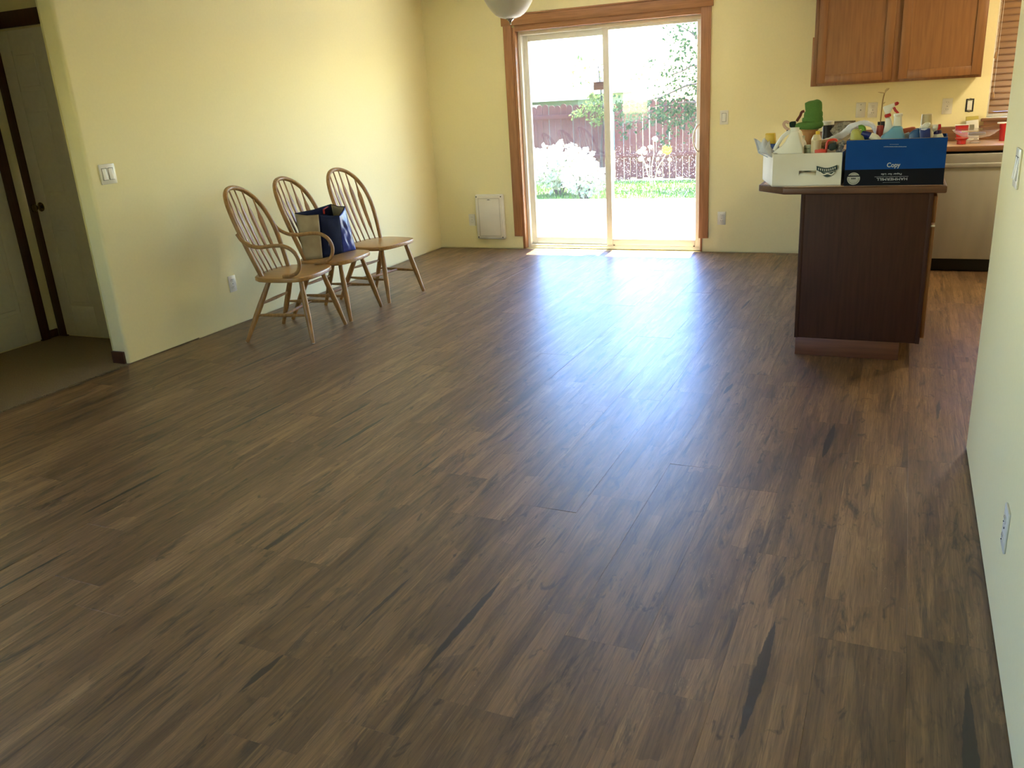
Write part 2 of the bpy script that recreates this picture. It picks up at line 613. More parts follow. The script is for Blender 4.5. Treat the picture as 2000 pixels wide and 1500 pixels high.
for k in sorted(xs):
    xr = xs[k]
    xl = xr - PW
    if xl < 0.0 or xr > 6.3:
        if xr <= 0.004 or xl >= 6.28:
            continue
    j0 = JOINT.get(k, -rp.uniform(3.0, 4.2))
    j = j0
    while j < -0.004:
        j += PL
    ys = j
    while ys > -7.3:
        ytop, ybot = ys, ys - PL
        if k < 0 and ytop < YP - 0.3 and xl > XP:       # behind the partition wall
            ys -= PL
            continue
        y1, y0 = min(ytop, -0.004), ybot
        x1, x0 = min(xr, 6.29), max(xl, 0.004)
        if y1 - y0 < 0.02 or x1 - x0 < 0.01:
            ys -= PL
            continue
        full = abs((y1 - y0) - PL) < 1e-6 and abs((x1 - x0) - PW) < 1e-6
        if full:
            o = bpy.data.objects.new('plank', pme)
            COL.objects.link(o)
        else:
            hx, hy = (x1 - x0) / 2 - 0.0001, (y1 - y0) / 2 - 0.0001
            o = MB().box(-hx, hx, -hy, hy, -0.004, 0).obj('plank', M_PLANK, bevel=0.0003, seg=1, smooth=0)
        o.parent = floor
        cx, cy = (x0 + x1) / 2, (y0 + y1) / 2
        o.location = (cx, cy, 0)
        o.rotation_euler = (rp.uniform(-1, 1) * 0.0006, rp.gauss(0, 1) * 0.0022, 0)
        s = [q for q in STREAK if x0 < q[0] <= x1 and y0 < q[1] <= y1]
        if s:
            q = s[0]
            o['streak_x'], o['streak_y'], o['streak_half'], o['streak_width'] = q[0] - cx, q[1] - cy, q[2], q[3]
        elif rp.random() < 0.34 and not (-5.6 < cy < -3.2 and 2.6 < cx < 4.4):
            o['streak_x'], o['streak_y'], o['streak_half'], o['streak_width'] = rp.uniform(-.06, .06), rp.uniform(-.3, .3), rp.uniform(.1, .27), rp.uniform(.005, .011)
        else:
            o['streak_x'], o['streak_y'], o['streak_half'], o['streak_width'] = 99.0, 99.0, 0.1, 0.0
        plank_n += 1
        ys -= PL
print('planks', plank_n)

# hall carpet
struct('floor_hall', MB().box(-1.3, -0.006, -5.3, -3.5, -0.12, 0.004), M_CARPET)
cr = random.Random(5)
edge = MB()
for i in range(160):
    y = -5.3 + i * (1.17 / 160) + cr.uniform(-.003, .003)
    edge.tube([(-0.02, y, 0.003), (-0.004 + cr.uniform(-.002, .006), y + cr.uniform(-.004, .004), 0.006), (0.006 + cr.uniform(0, .006), y + cr.uniform(-.008, .008), 0.003)], 0.0018, n=4)
tag(edge.obj('carpet_edge_fibres', M_CARPET), 'frayed cut edge of the hall carpet along the planks', 'carpet', kind='stuff')

# walls
wb = MB()
T = 0.16
wb.box(-0.14, DX0, 0, T, G, H).box(DX1, WX0, 0, T, G, H).box(WX1, 6.46, 0, T, G, H)
wb.box(DX0, DX1, 0, T, DZ, H).box(WX0, WX1, 0, T, G, WZ0).box(WX0, WX1, 0, T, WZ1, H)
wb.box(DX0, DX1, 0.005, T, -0.3, -0.004)
wb.box(-0.14, DX0, 0.008, T, -0.1, G).box(DX1, 6.46, 0.008, T, -0.1, G)      # recessed foot: the gap under the wall board stays dark
struct('wall_back', wb, M_WALL, smooth=0)

R = 0.02   # bullnose corner
out = [(0, 0), (-0.124, 0), (-0.124, YE)] + arc2(-0.124 + R, YE + R, R, PI, 1.5 * PI)[1:] + arc2(-R, YE + R, R, 1.5 * PI, 2 * PI)
struct('wall_left', MB().prism(out, G, H).box(-0.116, -0.008, YE + 0.01, 0.0, -0.1, G), M_WALL, smooth=60)
out = arc2(XP + R, YP - R, R, PI, PI / 2) + [(6.46, YP), (6.46, YP - 0.12), (XP + 0.12, YP - 0.12), (XP + 0.12, -9.6), (XP, -9.6)]
struct('wall_right', MB().prism(out, G, H).box(XP + .008, XP + .112, -9.6, YP - .01, -0.1, G).box(XP + .1, 6.46, YP - .112, YP - .008, -0.1, G), M_WALL, smooth=60)
struct('wall_kitchen_right', MB().box(6.3, 6.46, YP, 0, 0, H), M_WALL, smooth=0)
struct('wall_hall_left', MB().box(-1.3, -1.16, -5.3, -3.51, 0, H), M_WALL, smooth=0)
struct('wall_hall_back', MB().box(-1.16, -0.124, -3.67, -3.51, 0, H), M_WALL, smooth=0)
struct('wall_hall_front', MB().box(-1.3, 0, -5.42, -5.12, 0, H), M_WALL, smooth=0)
SWY0, SWY1, SWZ0, SWZ1 = -8.4, -6.4, 0.85, 2.05
struct('wall_left_near', MB().box(-0.14, 0, -9.6, SWY0, 0, H).box(-0.14, 0, SWY1, -5.42, 0, H).box(-0.14, 0, SWY0, SWY1, 0, SWZ0).box(-0.14, 0, SWY0, SWY1, SWZ1, H), M_WALL, smooth=0)
LWX0, LWX1, LWZ0, LWZ1 = 0.75, 1.95, 0.95, 2.0
struct('wall_front', MB().box(-0.14, LWX0, -9.76, -9.6, 0, H).box(LWX1, XP + .12, -9.76, -9.6, 0, H)
       .box(LWX0, LWX1, -9.76, -9.6, 0, LWZ0).box(LWX0, LWX1, -9.76, -9.6, LWZ1, H), M_WALL, smooth=0)
struct('ceiling', MB().box(-1.3, 6.46, -9.76, 0.16, H, H + 0.12), M_CEIL, smooth=0)
struct('roof_eave', MB().box(-1.5, 6.6, 0.16, 0.70, H + 0.05, H + 0.2), M_CEIL, smooth=0)


def rect_frame(mb, x0, x1, z0, z1, w, y0, y1, wb=None, wt=None, wl=None, wr=None):
    wb_, wt_, wl_, wr_ = [w if q is None else q for q in (wb, wt, wl, wr)]
    mb.box(x0, x0 + wl_, y0, y1, z0, z1).box(x1 - wr_, x1, y0, y1, z0, z1)
    mb.box(x0 + wl_, x1 - wr_, y0, y1, z1 - wt_, z1).box(x0 + wl_, x1 - wr_, y0, y1, z0, z0 + wb_)
    return mb


# ---- sliding patio door
M_PANE = thin_glass('patio_glass', tint=(0.95, 0.97, 0.96), gloss=0.05, dirt=0.004, spots=(62.0, 0.16, 1.25))
M_PANEF = thin_glass('patio_glass_fixed', tint=(0.95, 0.97, 0.96), gloss=0.05, dirt=0.003)
M_SCREEN = thin_glass('insect_screen', tint=(0.80, 0.82, 0.82), gloss=0.0, dirt=0.004, veil=(0.75, 0.78, 0.8))
door = struct('door_1', rect_frame(MB(), DX0 + 0.026, DX1 - 0.004, 0.004, DZ - 0.03, 0.035, 0.055, 0.150, wb=0.03, wl=0.03, wr=0.022), M_VINYL, bevel=0.003)
door['label'] = 'white vinyl sliding glass patio door in a wooden casing'
SX = 1.815     # meeting stile
fx = MB()
rect_frame(fx, DX0 + 0.05, SX + 0.03, 0.03, DZ - 0.06, 0.06, 0.105, 0.140, wb=0.07, wl=0.055, wr=0.05)
fixed = fx.obj('fixed_panel', M_VINYL, door, bevel=0.004)
pane = MB().box(DX0 + 0.10, SX - 0.015, 0.119, 0.124, 0.09, DZ - 0.11).obj('pane', M_PANEF, fixed, smooth=0)
sx_ = MB()
rect_frame(sx_, SX - 0.03, DX1 - 0.016, 0.022, DZ - 0.035, 0.05, 0.060, 0.098, wb=0.075, wl=0.058, wr=0.05, wt=0.05)
slide = sx_.obj('sliding_panel', M_VINYL, door, bevel=0.004)
MB().box(SX + 0.02, DX1 - 0.055, 0.076, 0.081, 0.09, DZ - 0.08).obj('pane', M_PANE, slide, smooth=0)
hp = smooth_path([(2.662, 0.055, 0.885), (2.650, 0.020, 0.895), (2.628, 0.008, 0.945), (2.622, 0.008, 1.0), (2.628, 0.008, 1.055), (2.650, 0.020, 1.105), (2.662, 0.055, 1.115)], 5)
MB().tube(hp, 0.0085, n=10).obj('handle', M_WHITE, slide)
MB().box(2.640, 2.676, 0.052, 0.061, 0.90, 1.10).obj('handle_plate', M_WHITE, slide, bevel=0.003)
MB().box(DX0 + 0.03, DX1 - 0.01, 0.05, 0.06, 0.004, 0.02).box(DX0 + 0.03, DX1 - 0.01, 0.098, 0.105, 0.004, 0.03).obj('track', M_VINYL, door, bevel=0.001)
MB().box(1.852, 1.866, 0.048, 0.056, 0.036, 0.043).obj('roller_screw', M_DARKMETAL, slide, bevel=0.001)
MB().box(2.62, 2.634, 0.048, 0.056, 0.036, 0.043).obj('roller_screw', M_DARKMETAL, slide, bevel=0.001)
sc_ = MB()
rect_frame(sc_, DX0 + 0.045, SX + 0.01, 0.03, DZ - 0.06, 0.035, 0.150, 0.162)
scr = sc_.obj('screen_panel', M_VINYL, door, bevel=0.002)
MB().box(DX0 + 0.075, SX - 0.02, 0.1555, 0.1562, 0.06, DZ - 0.09).obj('insect_mesh', M_SCREEN, scr, smooth=0)

trim = empty('trim_1')
tag(trim, 'brown wooden casing around the patio door', kind='structure')
CW = 0.084
MB().box(0.850, 0.850 + CW, -0.018, 0.0, 0.126, 2.062).obj('side_casing', M_CASING, trim, bevel=0.003)
MB().box(2.766 - CW, 2.766, -0.018, 0.0, 0.126, 2.062).obj('side_casing', M_CASING, trim, bevel=0.003)
MB().box(0.835, 2.782, -0.023, 0.0, 2.062, 2.146).obj('head_casing', M_CASINGH, trim, bevel=0.003)
MB().box(0.828, 2.789, -0.030, 0.0, 2.146, 2.160).obj('head_cap', M_CASINGH, trim, bevel=0.003)
MB().box(0.935, 0.963, -0.010, 0.12, 0.004, 2.045).obj('jamb', M_CASING, trim, bevel=0.002)
MB().box(2.695, 2.712, -0.010, 0.12, 0.004, 2.045).obj('jamb', M_CASING, trim, bevel=0.002)
MB().box(0.963, 2.697, -0.010, 0.12, 2.012, 2.064).obj('head_jamb', M_CASINGH, trim, bevel=0.002)

# ---- kitchen window
win = empty('window_1')
tag(win, 'kitchen window behind the wooden blinds', kind='structure')
fr = rect_frame(MB(), WX0, WX1, WZ0, WZ1, 0.05, 0.09, 0.14)
fr.box((WX0 + WX1) / 2 - .02, (WX0 + WX1) / 2 + .02, 0.09, 0.14, WZ0 + .05, WZ1 - .05)
fr.obj('window_frame', M_VINYL, win, bevel=0.003)
M_WPANE = thin_glass('window_glass', gloss=0.05, dirt=0.01)
MB().box(WX0 + .05, WX1 - .05, 0.112, 0.117, WZ0 + .05, WZ1 - .05).obj('pane', M_WPANE, win, smooth=0)
MB().box(4.851, 5.99, -0.045, 0.09, 1.052, 1.073).obj('window_sill', M_EDGE, win, bevel=0.004)
MB().box(4.87, 5.97, -0.018, 0.0, 1.022, 1.052).obj('apron', M_CASINGH, win, bevel=0.003)

# ---- living-room window behind the photographer
lw = empty('window_2')
tag(lw, 'living room picture window', kind='structure')
f2 = rect_frame(MB(), LWX0, LWX1, LWZ0, LWZ1, 0.05, -9.72, -9.65)
f2.box(1.33, 1.37, -9.72, -9.65, LWZ0 + .05, LWZ1 - .05)
f2.obj('window_frame', M_VINYL, lw, bevel=0.003)
MB().box(LWX0 + .05, LWX1 - .05, -9.69, -9.685, LWZ0 + .05, LWZ1 - .05).obj('pane', M_WPANE, lw, smooth=0)


sw_ = empty('window_3')
tag(sw_, 'living room side window', kind='structure')
f3 = MB().box(-.12, -.06, SWY0, SWY0 + .05, SWZ0, SWZ1).box(-.12, -.06, SWY1 - .05, SWY1, SWZ0, SWZ1).box(-.12, -.06, SWY0 + .05, SWY1 - .05, SWZ0, SWZ0 + .05).box(-.12, -.06, SWY0 + .05, SWY1 - .05, SWZ1 - .05, SWZ1)
f3.obj('window_frame', M_VINYL, sw_, bevel=0.003)
MB().box(-.092, -.087, SWY0 + .05, SWY1 - .05, SWZ0 + .05, SWZ1 - .05).obj('pane', M_WPANE, sw_, smooth=0)


# ---- hall doors
def panel_door(name, label, w, h):
    """six-panel door standing in local x 0..w, facing -y"""
    d = empty(name)
    tag(d, label, kind='structure')
    MB().box(0, w, 0.006, 0.035, 0.012, h).obj('slab', M_DOORW, d)
    st, mid = 0.105, 0.10
    pw = (w - 2 * st - mid) / 2
    rows = [(0.23, 0.79), (0.99, 1.56), (1.66, h - 0.12)]
    face = MB()
    face.box(0, st, 0, 0.006, 0.012, h).box(w - st, w, 0, 0.006, 0.012, h).box(st + pw, st + pw + mid, 0, 0.006, 0.012, h)
    zz = [0.012] + [q for r in rows for q in r] + [h]
    for i in range(0, len(zz), 2):
        for a in (st, st + pw + mid):
            face.box(a, a + pw, 0, 0.006, zz[i], zz[i + 1])
    face.obj('rails_and_stiles', M_DOORW, d, bevel=0.002)
    for z0, z1 in rows:
        for a in (st, st + pw + mid):
            MB().box(a + .028, a + pw - .028, 0.001, 0.008, z0 + .028, z1 - .028).obj('raised_panel', M_DOORW, d, bevel=0.005, seg=1)
    return d


def knob(parent, x, z):
    k = MB()
    k.lathe([(0.031, 0), (0.031, 0.006), (0.012, 0.012), (0.011, 0.035), (0.024, 0.044), (0.029, 0.056), (0.026, 0.066), (0.012, 0.072)], n=18)
    o = k.obj('knob', M_BRASS, parent)
    o.rotation_euler = (PI / 2, 0, 0)
    o.location = (x, 0, z)
    return o


d3 = panel_door('door_2', 'white six-panel hall door with a round knob', 0.76, 2.03)
d3.location = (-1.070, -3.690, 0.004)
knob(d3, 0.045, 0.92)
t3 = empty('trim_2')
tag(t3, 'dark wooden casing of the hall door with the knob', kind='structure')
MB().box(-1.150, -1.073, -3.694, -3.67, 0, 2.05).obj('side_casing', M_DARKTRIM, t3, bevel=0.003)
MB().box(-0.307, -0.235, -3.694, -3.67, 0, 2.05).obj('side_casing', M_DARKTRIM, t3, bevel=0.003)
MB().box(-1.158, -0.22, -3.700, -3.67, 2.05, 2.145).obj('head_casing', M_DARKTRIM, t3, bevel=0.003)
d2 = panel_door('door_3', 'white panelled hall door seen at the photo edge', 0.76, 2.03)
d2.rotation_euler = (0, 0, PI / 2)
d2.location = (-1.140, -4.600, 0.004)
t2 = empty('trim_3')
tag(t2, 'dark wooden casing of the edge hall door', kind='structure')
MB().box(-1.16, -1.136, -3.838, -3.768, 0, 2.05).obj('side_casing', M_DARKTRIM, t2, bevel=0.003)
MB().box(-1.16, -1.136, -4.675, -4.605, 0, 2.05).obj('side_casing', M_DARKTRIM, t2, bevel=0.003)
MB().box(-1.16, -1.130, -4.690, -3.75, 2.05, 2.145).obj('head_casing', M_DARKTRIM, t2, bevel=0.003)
bl = struct('baseboard_left', MB().box(-0.126, -0.022, YE - 0.014, YE + 0.004, 0.004, 0.082), M_DARKTRIM, bevel=0.003)
MB().box(-1.16, -1.148, -3.768, -3.694, 0.004, 0.06).obj('baseboard_corner', M_DARKTRIM, bl, bevel=0.003)

# ================================================================== wall plates
M_PLATE = pm('plate_plastic', (226, 220, 204), rough=0.3, var=0.02, scale=40)
M_PLATED = pm('slot_dark', (60, 56, 50), rough=0.6)


def wall_plate(name, label, cat, loc, rz, kind, group=None, w=None):
    e = empty(name, loc, rz)
    tag(e, label, cat, group)
    W = w or (0.114 if kind == 'double' else 0.072)
    h = 0.117
    if kind != 'bare':
        MB().box(-W / 2, W / 2, -0.006, 0, -h / 2, h / 2).obj('cover_plate', M_PLATE, e, bevel=0.0025)
    if kind in ('rocker', 'double', 'bare'):
        for cx in ((-.023, .023) if kind == 'double' else (0,)):
            r = MB().prism([(-0.0125, -0.033), (-0.0085, 0.0), (-0.0065, 0.033), (0, 0.033), (0, -0.033)], cx - .0165, cx + .0165, axis=0)
            r.obj('rocker', M_WHITE, e, bevel=0.001)
            fr_ = rect_frame(MB(), cx - .0185, cx + .0185, -.035, .035, .002, -.0068, -.004)
            fr_.obj('rocker_gap', M_PLATED, e)
    if kind == 'bare':
        rect_frame(MB(), -.028, .028, -.048, .048, .009, -.003, -.0005).obj('open_wall_box', M_BLACK, e)
        for s in (-1, 1):
            MB().box(-.009, .009, -.006, -.002, s * .045 - .006, s * .045 + .006).obj('mounting_ear', M_CHROME, e, bevel=.001)
    if kind == 'outlet':
        for cz in (.026, -.026):
            q = arc2(0, 0, .0165, math.radians(-35), math.radians(35), 5) + arc2(0, 0, .0165, math.radians(145), math.radians(215), 5)
            f = MB().prism([(a, b + cz) for a, b in q], -.0085, -.004, axis=1).obj('socket', M_PLATE, e, bevel=.0008)
            MB().box(-.0072, -.0052, -.0092, -.0083, cz + .001, cz + .009).box(.0052, .0072, -.0092, -.0083, cz + .001, cz + .008) \
                .lathe([(.0025, 0), (.0025, .001)], n=8, c=(0, -.0088, cz - .007)).obj('slot', M_PLATED, f)
    if kind == 'jack':
        MB().lathe([(.009, 0), (.009, .004), (.004, .004), (.004, .010)], n=12).obj('coax_jack', M_PLATED, e).rotation_euler = (PI / 2, 0, 0)
    if kind in ('outlet', 'jack', 'blank'):
        s = MB().lathe([(.003, 0), (.003, .0015)], n=8).obj('screw', M_DARKMETAL, e)
        s.rotation_euler = (PI / 2, 0, 0)
        s.location = (0, -.006, 0 if kind == 'outlet' else .042)
    return e


wall_plate('light_switch', 'double rocker light switch beside the hall opening', 'switch', (0, -3.98, 1.153), PI / 2, 'double')
wall_plate('power_outlet', 'white power outlet low on the wall behind the armchair', 'outlet', (0, -3.106, 0.295), PI / 2, 'outlet')
wall_plate('power_outlet', 'white power outlet beside the white pet door panel', 'outlet', (0.381, 0, 0.285), 0, 'outlet')
wall_plate('power_outlet', 'white power outlet under the switch at the patio door', 'outlet', (2.884, 0, 0.305), 0, 'outlet')
wall_plate('light_switch', 'single rocker light switch beside the patio door handle', 'switch', (2.888, 0, 1.168), 0, 'rocker')
wall_plate('wall_jack', 'beige cable jack plate above the white plastic bag', 'wall plate', (3.980, 0, 1.176), 0, 'jack')
wall_plate('power_outlet', 'beige power outlet beside the cable jack under the cabinet', 'outlet', (4.070, 0, 1.172), 0, 'outlet')
wall_plate('power_outlet', 'beige power outlet under the cabinet beside the bare switch', 'outlet', (4.607, 0, 1.174), 0, 'outlet')
wall_plate('bare_switch', 'white switch with its cover plate missing and dark box edges', 'switch', (4.762, 0, 1.174), 0, 'bare')
wall_plate('light_switch', 'light switch at the edge of the near pale wall', 'switch', (XP, -4.665, 1.150), -PI / 2, 'double')
wall_plate('power_outlet', 'white power outlet low on the near pale wall', 'outlet', (XP, -5.425, 0.307), -PI / 2, 'outlet')

# pet door cover panel
pd = empty('pet_door', (0.600, 0, 0.320))
tag(pd, 'white pet door with a flat cover panel beside the patio door', 'pet door')
MB().box(-.155, .155, -.040, 0, -.222, .222).obj('frame', M_WHITE, pd, bevel=.014, seg=3)
MB().box(-.138, .138, -.046, -.030, -.205, .205).obj('cover_panel', pm('pet_panel', (232, 224, 208), rough=.45, var=.02), pd, bevel=.004)
rect_frame(MB(), -.118, .118, -.190, .185, .004, -.0475, -.045).obj('panel_groove', pm('pet_groove', (186, 176, 156), rough=.5), pd, bevel=.001)
for sx in (-1, 1):
    for sz in (-1, 1):
        s = MB().lathe([(.006, 0), (.006, .003), (.003, .005)], n=10).obj('screw', M_DARKMETAL, pd)
        s.rotation_euler = (PI / 2, 0, 0)
        s.location = (sx * .134, -.046, sz * .200)
MB().box(-.024, .024, -.049, -.045, .163, .179).obj('badge', M_WHITE, pd, bevel=.003)
MB().box(-.012, .012, -.0495, -.0485, .168, .174).obj('badge_mark', M_PLATED, pd)

# ================================================================== CHAIRS
def bow_point(y, h):
    return Vector((-0.085 - 0.05 * (1 - (y / 0.205) ** 2) - 0.205 * h, y, 0.425 + 0.560 * h))


BOW = [(.172, 0), (.190, .2), (.203, .4), (.205, .55), (.191, .72), (.152, .87), (.086, .968), (0, 1.0)]


def bow_h(y):
    """height fraction on the upper part of the bow where it is y off centre"""
    a = abs(y)
    up = [p for p in BOW if p[1] >= .55]
    for p, q in zip(up, up[1:]):
        if q[0] <= a <= p[0]:
            t = (p[0] - a) / (p[0] - q[0])
            return p[1] + (q[1] - p[1]) * math.sin(t * PI / 2)
    return 1.0


def make_chair(name, label, loc, rz, arms=False):
    c = empty(name, loc, rz)
    tag(c, label, 'chair', 'oak bow-back chairs along the yellow wall')
    half = [(.248, 0), (.246, .06), (.240, .12), (.226, .175), (.198, .216), (.145, .237), (.07, .243), (-.02, .240), (-.095, .224), (-.150, .178), (-.178, .10), (-.184, 0)]
    ol = half + [(x, -y) for x, y in reversed(half[1:-1])]
    MB().prism(ol, .400, .430).obj('seat', M_OAKX, c, bevel=.007, seg=3)
    w = .238 if arms else .222
    legs = {}
    for fx, s in ((1, 1), (1, -1), (-1, 1), (-1, -1)):
        top = Vector((.165 if fx > 0 else -.065, s * .145, .400))
        bot = Vector((.245 * fx, s * w, 0.0))
        pts = [top.lerp(bot, t) for t in (0, .15, .4, .6, .85, 1)]
        MB().tube(pts, [.0145, .0165, .0195, .0190, .0145, .0125], n=12).obj('leg', M_OAK, c)
        legs[(fx, s)] = (top, bot)

    def on_leg(fx, s, z):
        t_, b_ = legs[(fx, s)]
        return t_.lerp(b_, (t_.z - z) / (t_.z - b_.z))

    def stretcher(a, b, r=.0125):
        pts = [a.lerp(b, t) for t in (0, .2, .5, .8, 1)]
        MB().tube(pts, [r * .55, r * .8, r, r * .8, r * .55], n=10).obj('stretcher', M_OAK, c)
    mids = []
    for s in (1, -1):
        a, b = on_leg(1, s, .175), on_leg(-1, s, .175)
        stretcher(a, b)
        mids.append(a.lerp(b, .48))
    stretcher(mids[0], mids[1], .011)
    stretcher(on_leg(-1, 1, .245), on_leg(-1, -1, .245), .012)
    ctrl = [bow_point(y, h) for y, h in BOW] + [bow_point(-y, h) for y, h in reversed(BOW[:-1])]
    ctrl = [ctrl[0] - Vector((-.012, 0, .02))] + ctrl + [ctrl[-1] - Vector((-.012, 0, .02))]
    path = smooth_path(ctrl, 6)
    MB().tube(path, .0152, n=10, flat=(1.0, 1.0), up=(1, 0, .36)).obj('back_bow', M_OAK, c, smooth=50)
    for yb, yt in ((.026, .030), (.079, .093), (.131, .152)):
        for s in (1, -1):
            b = bow_point(yb * s, 0) + Vector((0, 0, -.01))
            t = bow_point(yt * s, bow_h(yt))
            prof = [(0, .0055), (.10, .0055), (.17, .0085), (.24, .0130), (.45, .0160), (.64, .0195), (.71, .0190), (.79, .0100), (.86, .0058), (1, .0052)]
            tan = Vector((s * .05 * 2 * yb / .205 ** 2 * 1.0, 1, 0))
            pts = [b.lerp(t, q[0]) + Vector((-.010 * math.sin(q[0] * PI), 0, 0)) for q in prof]
            MB().tube(pts, 1.0, n=10, flat=[(q[1], .0055 if q[1] < .006 else .0046) for q in prof], up=tan).obj('spindle', M_OAK, c, smooth=50)
    if arms:
        for s in (1, -1):
            cp = [(-.200, .221, .715), (-.165, .228, .672), (-.105, .236, .640), (-.03, .240, .632), (.06, .241, .640), (.135, .240, .636), (.195, .237, .602), (.222, .232, .540),
                  (.205, .226, .478), (.155, .220, .446), (.085, .215, .438)]
            MB().tube(smooth_path([(x, s * y, z) for x, y, z in cp], 6), .0125, n=10, flat=(1.0, 1.1)).obj('arm', M_OAK, c, smooth=50)
    for k_, (t_, b_) in legs.items():
        MB().lathe([(.011, 0), (.011, .004)], n=10, c=(b_.x, b_.y, 0)).obj('glide', M_WHITE, c)
    return c


make_chair('dining_chair', 'oak bow-back armchair nearest the hall opening, its seat empty', (0.632, -3.238, 0.002), math.radians(8.6), arms=True)
make_chair('dining_chair', 'armless oak bow-back chair carrying the blue tote bag', (0.580, -2.690, 0.002), math.radians(3.5))
make_chair('dining_chair', 'empty armless oak bow-back chair nearest the room corner', (0.601, -2.104, 0.002), math.radians(-6.5))

# ---- tote bag on the middle chair
M_BLUE_LIT = pm('woven_blue_lit', (36, 58, 150), rough=.35, rgb2=(26, 42, 118), scale=25, bump=.5, spec=.6)  # bag blue brightened: light from the door is put into the colour
M_BLUE_SHADED = pm('woven_blue_shaded', (15, 19, 46), rough=.85, spec=.15, rgb2=(11, 14, 36), scale=40, bump=.2)  # the same bag blue darkened: the shaded side is put into the colour
M_TAN = pm('tote_tan', (176, 160, 126), rough=.7, rgb2=(158, 142, 110), scale=14, bump=.2)
bag = empty('tote_bag', (0.53, -2.66, 0.433))
tag(bag, 'open blue and tan woven tote bag standing on the middle chair', 'bag')
zb = 0.434
A0, B0, C0, E0, F0 = [Vector(q) for q in ((.492, -2.880, zb), (.588, -2.795, zb), (.615, -2.580, zb), (.642, -2.455, zb), (.500, -2.460, zb))]
A1 = at(576, 417, 0, .47)
B1 = at(622, 418.5, 0, .590)
C1 = at(662, 421.5, 0, .625)
E1 = at(673.5, 403.5, 0, .595)
F1 = at(646.5, 399, 0, .475)
rb = random.Random(3)


def bag_panel(name, p0, p1, q0, q1, mat, rough_amt, nu=10, nv=12, thick=.003):
    nrm = (p1 - p0).cross(q0 - p0).normalized()
    ph = [rb.uniform(0, 6) for _ in range(6)]

    def fn(u, v):
        p = p0.lerp(p1, u).lerp(q0.lerp(q1, u), v)
        e = math.sin(PI * u) * math.sin(PI * min(1, v * 1.0))
        d = math.sin(u * 9 + ph[0] + v * 5) * .4 + math.sin(v * 13 + ph[1] - u * 6) * .35 + math.sin((u + v) * 19 + ph[2]) * .25
        return p + nrm * (d * rough_amt * e + .012 * e) - Vector((0, 0, 1)) * (.008 * math.sin(PI * u) * v)
    o = MB().grid(fn, nu, nv).obj(name, mat, bag, smooth=60, solid=thick)
    o.matrix_parent_inverse = bag.matrix_basis.inverted() if False else Matrix.Translation(-Vector(bag.location))
    return o


bag_panel('tan_gusset', A0, B0, A1, B1, M_TAN, .004)
bag_panel('blue_panel_shaded', B0, C0, B1, C1, M_BLUE_SHADED, .004)
bag_panel('blue_panel_lit', C0, E0, C1, E1, M_BLUE_LIT, .012, 14, 20)
bag_panel('far_panel', E0, F0, E1, F1, M_TAN, .004)
bag_panel('back_panel', F0, A0, F1, A1, M_BLUE_SHADED, .004)
bo = MB().add([A0, B0, C0, E0, F0], [(0, 1, 2, 3, 4)]).obj('bag_base', M_BLUE_SHADED, bag, solid=.004)
bo.matrix_parent_inverse = Matrix.Translation(-Vector(bag.location))
hm = MB()
rim = [A1, B1, C1, E1, F1, A1]
for p, q in zip(rim, rim[1:]):
    hm.tube([p, p.lerp(q, .5) - Vector((0, 0, .008)), q], .003, n=6)
o = hm.obj('hem', M_BLUE_SHADED, bag)
o.matrix_parent_inverse = Matrix.Translation(-Vector(bag.location))
rd = MB().tube([at(633, 418, 0, .52), at(632, 409, 0, .52), at(640, 404, 0, .50)], .008, n=8, flat=(1, .4)).obj('red_tag', pm('red_cloth', (176, 40, 36), rough=.7), bag)
rd.matrix_parent_inverse = Matrix.Translation(-Vector(bag.location))

# ================================================================== KITCHEN
# peninsula base cabinet
isl = empty('island_cabinet', (4.168, -1.83, 0))
tag(isl, 'wooden island base cabinet with a plain end panel coloured as in shade', 'cabinet')


def kid(mb, name, mat, parent, **kw):
    o = mb.obj(name, mat, parent, **kw)
    o.matrix_parent_inverse = Matrix.Translation(-Vector(parent.location))
    return o


kid(MB().box(3.862, 4.476, -2.998, -0.66, .098, .874), 'body', M_ISL_SHADED, isl, bevel=.002)
kid(MB().box(3.874, 4.462, -3.002, -2.996, .110, .872), 'end_panel', M_ISL_SHADED, isl, bevel=.001)
kid(MB().box(3.855, 3.875, -3.005, -2.995, .098, .874), 'corner_stile', M_ISL_SHADED, isl, bevel=.002)
kid(MB().box(4.460, 4.480, -3.005, -2.995, .098, .874), 'corner_stile', M_ISL_SHADED, isl, bevel=.002)
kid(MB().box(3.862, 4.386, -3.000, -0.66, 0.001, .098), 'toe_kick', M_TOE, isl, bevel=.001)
for k, y0 in enumerate((-2.985, -2.42, -1.855, -1.29)):
    y1 = y0 + .545
    kid(MB().box(4.478, 4.499, y0, y1, .725, .858), 'drawer_front', M_CAB, isl, bevel=.003)
    dr = kid(MB().box(4.478, 4.490, y0 + .05, y1 - .05, .18, .66), 'door_panel', M_CAB, isl, bevel=.001)
    dd = MB()
    dd.box(4.478, 4.499, y0, y0 + .055, .125, .705).box(4.478, 4.499, y1 - .055, y1, .125, .705).box(4.478, 4.499, y0 + .055, y1 - .055, .125, .18).box(4.478, 4.499, y0 + .055, y1 - .055, .65, .705)
    kid(dd, 'door_frame', M_CAB, isl, bevel=.003)
kid(MB().box(4.4785, 4.4995, -2.986, -2.974, .706, .714), 'bumper', M_WHITE, isl)

